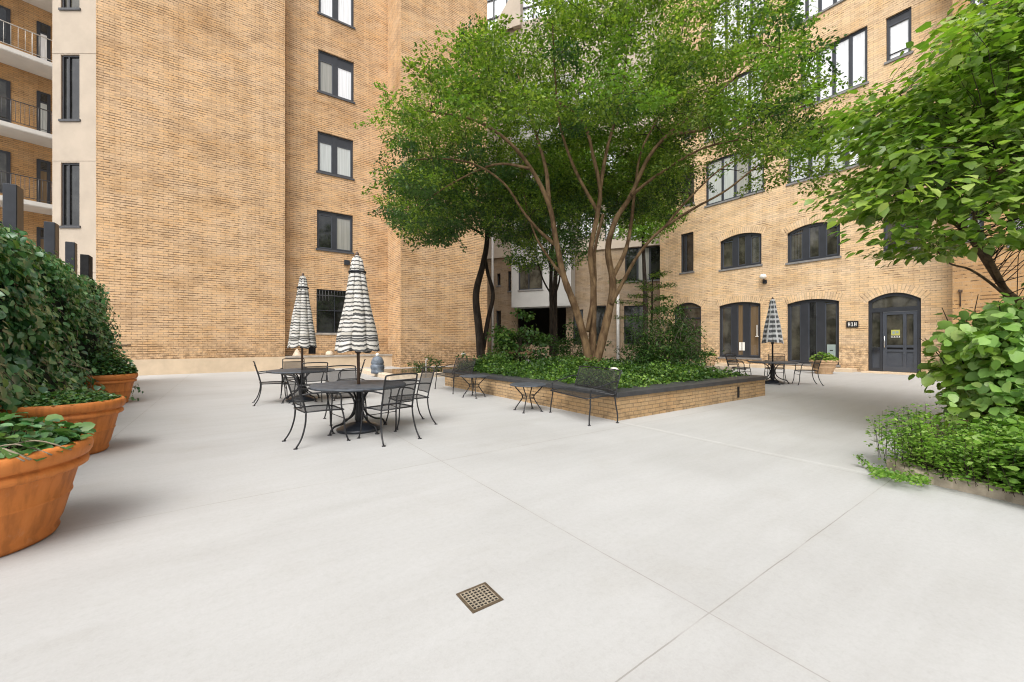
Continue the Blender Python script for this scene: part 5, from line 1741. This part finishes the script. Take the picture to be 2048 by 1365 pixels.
def herb_patch():
    poly = [(1758, 958), (1800, 905), (1775, 870), (1800, 850), (1840, 868), (1850, 905), (1905, 872), (1960, 868), (2060, 900), (2300, 960), (2300, 1060), (2048, 992), (1880, 962), (1800, 946)]
    grp = []
    T = MB()
    N = 0
    while N < 560:
        u = RG.uniform(1755, 2280); v = RG.uniform(905, 1050)
        g = gp(u, v, .08)
        # plan: behind the kerb line
        kv = np.interp(u, [1755, 1810, 1880, 1960, 2048, 2300], [925, 944, 962, 980, 1000, 1063])
        if v > kv: continue
        h = RG.uniform(.20, .42) * (1.3 if u < 1860 else 1.0)
        top = Vector((g.x + RG.normal() * .05, g.y + RG.normal() * .05, .08 + h))
        T.tube([g, (g + top) / 2 + Vector((RG.normal() * .01, RG.normal() * .01, 0)), top], [.003, .0025, .0015], 4, 0, False)
        n = int(RG.uniform(34, 60))
        tt = RG.random(n) ** .7
        pos = np.array(g)[None] * (1 - tt[:, None]) + np.array(top)[None] * tt[:, None] + RG.normal(size=(n, 3)) * np.array([.045, .045, .02])
        yd = RG.normal(size=(n, 3)); yd[:, 2] = np.abs(yd[:, 2]) * .3
        nr = np.array([0, 0, 1]) + RG.normal(size=(n, 3)) * .5
        big = u > 1960 and RG.random() < .5
        grp.append((leaf_arrays(pos, yd, nr, (.062 if big else .036) * RG.uniform(.6, 1.3, n), LEAF_R if big else LEAF_S, 1.3 if not big else 1.0), LEAF_R if big else LEAF_S, 0 if RG.random() < .8 else 1))
        N += 1
    bp = [(p.x, p.y) for p in bedp]; k = 0
    while k < 420:              # the rest of the bed, mostly beyond the frame
        x, y = RG.uniform(4.2, 9), RG.uniform(1.6, 6)
        if not in_poly(x, y, bp) or x / y < 1.2: continue
        k += 1; n = 40; h = RG.uniform(.15, .4)
        pos = np.array([[x, y, .09]]) + RG.normal(size=(n, 3)) * np.array([.09, .09, 0]) + np.array([0, 0, 1]) * (RG.random(n) * h)[:, None]
        grp.append((leaf_arrays(pos, RG.normal(size=(n, 3)), np.array([0, 0, 1]) + RG.normal(size=(n, 3)) * .5, .055 * RG.uniform(.6, 1.3, n), LEAF_R), LEAF_R, int(RG.random() < .3)))
    for k in range(700):        # trailing over the kerb and out on the paving
        u = RG.uniform(1740, 1860); v = np.interp(u, [1740, 1790, 1860], [942, 952, 960]) + RG.normal() * 5
        g = np.array(gp(u, v, RG.uniform(.01, .12)))
        grp.append((leaf_arrays(g[None], RG.normal(size=(1, 3)), np.array([[0, 0, 1]]) + RG.normal(size=(1, 3)) * .5, np.array([.03]), LEAF_S, 1.3), LEAF_S, 0))
    run = smooth_path([gp(1765, 948, .04), gp(1745, 940, .03), gp(1728, 925, .06), gp(1716, 912, .12)], 6)
    T.tube(run, .003, 4, 0, False)
    for p in run:
        k = 9; pp = np.array(p)[None] + RG.normal(size=(k, 3)) * .016
        grp.append((leaf_arrays(pp, RG.normal(size=(k, 3)), np.array([0, 0, 1]) + RG.normal(size=(k, 3)) * .5, .026 * RG.uniform(.6, 1.2, k), LEAF_S, 1.3), LEAF_S, 0))
    o = leaf_mesh('ground_cover', grp, [M['leaf_herb'], M['leaf_ground']])
    tag(o, 'bright green small leaved herbs spilling over the kerb', None, None, 'stuff')
    st = T.build('stalks', M['twig'], o)


herb_patch()


# ---------------------------------------------------------------- planting inside the planter
def pc2():
    # same planting, split by leaf template
    gs = []
    for k in range(4200):
        x = RG.uniform(.30, PW - .30); y = RG.uniform(.30, PL - .30)
        if math.hypot(x - PW / 2, y - PL / 2) < .22: continue
        h = H(x, y); w = PC + ab(x, y, 0)
        hi = .16 + .12 * math.sin(2.3 * x + .6) * math.sin(1.7 * y + .4) + .08 * math.sin(5.3 * x + 1.7 * y) + RG.normal() * .06 + (.18 if y > 4.9 and x < 2 else 0)
        c = np.array([w.x, w.y, h + max(.08, hi * RG.uniform(.35, 1.0))])
        back = (x + y) / (PW + PL)
        pt = .5 + .5 * math.sin(1.9 * x + 2.1) * math.sin(1.4 * y + 1)
        m = 1 if RG.random() < .05 + .45 * back + .3 * pt else 0
        if RG.random() < .14 and back < .55: m = 2
        tm = LEAF_S if RG.random() < .65 else LEAF_L
        gs.append((clump(c, .16, 17, .064, tm, .1, .8, .8, 1.2), tm, m))
    o = leaf_mesh('ground_cover', gs, [M['leaf_ground'], M['leaf_deep'], M['leaf_herb']])
    tag(o, 'leafy ground cover filling the raised planter', None, None, 'stuff')


pc2()
# individual shrubs among it
c = at(1040, 735, 12.3); c.z = .55
shrub('leafy_shrub', 'dark green leafy shrub at the back left of the planter, beside the fallen branch', c, (1.0, .85, 1.7), 2400, .11, LEAF_L, ['leaf_ground', 'leaf_deep'], stems=16)
c = at(1338, 745, 11.0); c.z = .5
shrub('twiggy_shrub', 'dark feathery shrub with pale bare twigs right of the trunks', c, (1.15, .95, 1.95), 7000, .10, LEAF_S, ['leaf_deep', 'leaf_deep', 'leaf_ground'], stems=46, twig='twig_pale', wide=.6, shell=.15)
c = at(1290, 740, 12.6); c.z = .45
shrub('twiggy_shrub', 'dark shrub close behind the trunks on their right', c, (.95, .75, 1.7), 2200, .09, LEAF_S, ['leaf_deep'], stems=18, wide=.7, shell=.2)
c = ab(*to_ab(PC.x, PC.y)) + ab(.75, 5.6); c.z = .42
shrub('mounded_shrub', 'dark green leafy mound at the far left corner of the planter behind the far bench', c, (.75, .6, .62), 1500, .075, LEAF_S, ['leaf_ground', 'leaf_deep'], stems=10, shell=.4)
c = ab(*to_ab(PC.x, PC.y)) + ab(2.35, .85); c.z = .36
shrub('mounded_shrub', 'yellow green small leaved mound behind the near corner of the planter cap', c, (.85, .42, .42), 1700, .05, LEAF_S, ['leaf_herb', 'leaf_ground'], stems=14, shell=.4)
c = at(1140, 720, 15.2); c.z = 0
shrub('dark_shrub', 'very dark low shrub in the shade behind the slender tree', c, (1.6, .8, 2.0), 2400, .11, LEAF_S, ['leaf_deep'], stems=10)
c = at(1010, 715, 15.6); c.z = 0
shrub('dark_shrub', 'dark low shrub at the foot of the dark twisting tree', c, (1.0, .8, 1.75), 1500, .11, LEAF_S, ['leaf_deep', 'leaf_ground'], stems=10)
c = at(846, 740, 16.4); c.z = 0
shrub('clipped_shrub', 'low dark rounded shrub between the urn and the far bench against the blank wall', c, (.85, .6, .78), 1300, .075, LEAF_S, ['leaf_deep'], stems=10, shell=.5)
c = at(930, 738, 15.0); c.z = 0
shrub('clipped_shrub', 'small dark shrub just behind the far bench', c, (.7, .5, .62), 700, .08, LEAF_S, ['leaf_deep', 'leaf_ground'], stems=8, shell=.5)


def spray_tree():
    """conifer-like layered sprays right of the trunks"""
    base = at(1300, 735, 13.2); base.z = .0
    t = empty('layered_shrub', base, 0, 'tall thin shrub with flat layered sprays below the dark recessed window', 'shrub')
    S = MB(); grp = []
    S.tube([Vector((0, 0, 0)), Vector((.05, 0, 1.6)), Vector((.1, .05, 3.4))], [.05, .04, .02], 7)
    for k in range(11):
        z = 1.9 + 1.5 * k / 10; a = k * 2.4; L = .55 + .65 * abs(math.sin(k * 1.9))
        e = Vector((math.cos(a) * L, math.sin(a) * L * .8, z + .08))
        branch_to(S, Vector((.06, 0, z - .1)), e, .012, .004, .1, 5, 4, .05, k)
        for j in range(5):
            q = Vector((.06, 0, z)) * (1 - (j + 1) / 5) + e * ((j + 1) / 5)
            grp.append((clump(q, .24, 46, .085, LEAF_S, .1, .22, 1.2, .7), LEAF_S, 0 if RG.random() < .7 else 1))
    S.build('stems', M['twig'], t); leaf_mesh('foliage', grp, [M['leaf_ground'], M['leaf_tree']], t)


spray_tree()


# ---------------------------------------------------------------- plants in the pots
def pot_plant(label, p, r, h, n, size, tmpl, mats, zs=.18, name='pot_ivy', group=None, trail=0):
    t = empty(name, (p[0], p[1], h * .9), 0, label, 'plant', group)
    grp = []; S = MB()
    for k in range(n):
        a = RG.uniform(0, 2 * math.pi); q = math.sqrt(RG.random()) * r * .92
        z = .02 + zs * RG.random() * (1.1 - (q / r) ** 2)
        pos = np.array([[math.cos(a) * q, math.sin(a) * q, z]])
        yd = np.array([[math.cos(a + RG.normal() * .8), math.sin(a + RG.normal() * .8), RG.normal() * .25 - .1]])
        nr = np.array([[0, 0, 1.0]]) + RG.normal(size=(1, 3)) * .38
        grp.append((leaf_arrays(pos, yd, nr, np.array([size * RG.uniform(.55, 1.2)]), tmpl), tmpl, int(RG.integers(len(mats)))))
        if k % (7 if n < 1000 else 90) == 0: S.tube([Vector((math.cos(a) * q * .8, math.sin(a) * q * .8, -.02)), Vector(pos[0])], [.004, .003], 4, 0, False)
    for k in range(trail):
        a = RG.uniform(-1.2, 2.6); e0 = Vector((math.cos(a) * r * .6, math.sin(a) * r * .6, .08)); e1 = Vector((math.cos(a + .5) * r * 1.02, math.sin(a + .5) * r * 1.02, .03))
        S.tube(smooth_path([e0, (e0 + e1) / 2 + Vector((0, 0, .06)), e1], 4), .005, 5, 1)
    S.build('stems', [M['twig'], M['twig_pale']], t); leaf_mesh('leaves', grp, [M[x] for x in mats], t)
    return t


pot_plant('trailing ivy with pale broad leaves in the nearest terracotta pot', POT[0][:2], POT[0][2], POT[0][3], 760, .078, LEAF_R, ['leaf_pot', 'leaf_pot', 'leaf_ivy'], .24, trail=5)
pot_plant('low mat of small green leaves in the second terracotta pot', POT[1][:2], POT[1][2], POT[1][3], 2600, .042, LEAF_R, ['leaf_pot', 'leaf_ground', 'leaf_ivy'], .15)
pot_plant('mounded small leaved plant in the farthest terracotta pot', POT[2][:2], POT[2][2], POT[2][3], 4200, .05, LEAF_R, ['leaf_ground', 'leaf_ivy'], .55)
pot_plant('pale lime green plant in the clay pot by the plaid umbrella', pA.location[:2], .46, .55, 900, .085, LEAF_R, ['leaf_lemon', 'leaf_herb'], .32, 'pot_plant')
pot_plant('green plant in the small clay pot behind the planter', pB.location[:2], .38, .58, 500, .085, LEAF_R, ['leaf_herb', 'leaf_ground'], .25, 'pot_plant')


# ---------------------------------------------------------------- fence and the ivy that covers it
def fence_and_ivy():
    AF = -3.42
    fc = empty('garden_fence', ab(AF, 6), TH, 'dark tall slatted fence with upright black fins rising out of the ivy', 'fence')
    f = MB(); f.box(-.06, 0, -2, 11.6, 0, 2.5); f.build('panel', M['black_metal'], fc)
    for (u, vt, w) in ((25, 373, 34), (102, 447, 25), (141.5, 486, 17)):
        d = Vector(((u - 1024) / FPX, 1)); Y = AF / (d.x * AX[0] + d.y * AX[1]); P = d * Y
        b = to_ab(P.x, P.y)[1] - 6; zt = CH - (vt - HPX) / FPX * Y
        hw = .5 * w / FPX * Y / 1.05
        m = MB(); m.bbox(-.08, .10, b - hw, b + hw, 0, zt, .01); m.build('post', M['black_metal'], fc)
    d = Vector(((172 - 1024) / FPX, 1)); Y = AF / (d.x * AX[0] + d.y * AX[1]); P = d * Y
    b = to_ab(P.x, P.y)[1] - 6
    m = MB(); m.bbox(-.08, .10, b - .2, b + .2, 0, CH + (HPX - 512) / FPX * Y, .01); m.build('post', M['dark'], fc)
    iv = empty('ivy_hedge', ab(AF, 6), TH, 'thick wall of dark glossy ivy covering the fence beside the terracotta pots', 'climbing plant')
    core = MB()
    b0, b1_ = -2.2, 11.0
    def prof(b, th):
        """outer ivy surface, a outward and z up; th 0 at the foot, pi/2 at the top"""
        q = (b - b0) / (b1_ - b0)
        ra = 1.22 + .12 * math.sin(b * 1.3) + .07 * math.sin(b * 3.1 + 1)
        rz = 3.28 - .28 * q + .10 * math.sin(b * 1.9 + .5) + .05 * math.sin(b * 4.3)
        endf = max(0, min(1, (7.3 - b) / 1.2))
        endf = math.sqrt(endf) if b > 6.1 else 1.0
        ra = .40 + (ra - .40) * endf
        e = .95
        c, s_ = max(math.cos(th), 0) ** e, max(math.sin(th), 0) ** .7
        wob = .15 * math.sin(2.3 * b + 3 * th) + .10 * math.sin(4.7 * b - 5 * th + 1) + .05 * math.sin(9.1 * b + 7 * th)
        low = .45 * max(0, 1 - s_ / .35) * max(0, min(1, (b + 2) / 2))
        return (ra + wob) * c * .92 + low * endf, rz * s_
    NB, NTH = 44, 14
    for i in range(NB):
        for j in range(NTH):
            P = []
            for (x, y) in ((i, j), (i + 1, j), (i + 1, j + 1), (i, j + 1)):
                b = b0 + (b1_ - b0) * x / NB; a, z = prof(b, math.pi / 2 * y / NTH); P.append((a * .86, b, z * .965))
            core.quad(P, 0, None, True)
    core.build('ivy_core', plain('ivy_shadow', (.020, .028, .014), .95, var=.5, scale=6), iv)  # solid core closing the gaps; shade between leaves put into its colour
    grp = []
    n = 19000
    for k in range(n):
        b = RG.uniform(b0, b1_); th = math.asin(RG.random() ** .85) if RG.random() < .85 else RG.uniform(0, math.pi / 2)
        a, z = prof(b, th)
        a2, z2 = prof(b, min(th + .05, 1.57)); tz = np.array([a2 - a, 0, z2 - z]); tl = np.linalg.norm(tz)
        nrm = np.array([tz[2], 0, -tz[0]]) / tl if tl > 1e-6 else np.array([0, 0, 1.0])
        pos = np.array([[a, b, z]]) + nrm * RG.normal() * .075 - nrm * .02
        yd = np.array([[.35, RG.normal() * .7, -.8]]) + RG.normal(size=(1, 3)) * .35
        nr = (nrm + np.array([.1, 0, .55]))[None] + RG.normal(size=(1, 3)) * .42
        near = b < 3
        s_ = (.108 if near else (.088 if b < 5.5 else .072)) * RG.uniform(.6, 1.3)
        m = 0
        hb = .5 + .5 * math.sin(1.1 * b + 2.2 * z)
        if RG.random() < .08 + .16 * hb * (z > 1.2): m = 1
        grp.append((leaf_arrays(pos, yd, nr, np.array([s_]), LEAF_R), LEAF_R, m))
    vn = MB()
    for k in range(26):
        b = RG.uniform(b0 + .5, 7.5); z0_ = RG.uniform(.7, 3.0)
        pts = []
        for j in range(7):
            t_ = j / 6; bb_ = b + 1.3 * t_; zz = max(.3, z0_ - 1.0 * t_ + .15 * math.sin(5 * t_))
            rz = 3.2; th = math.asin(min(.999, (zz / rz) ** (1 / .7)))
            a, z = prof(bb_, th); pts.append((a + .05 + .03 * math.sin(7 * t_), bb_, zz))
        vn.tube(smooth_path(pts, 3), .006, 4, 0, False)
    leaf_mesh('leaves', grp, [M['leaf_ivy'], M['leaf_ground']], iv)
    vn.build('vines', M['twig_pale'], iv)


fence_and_ivy()
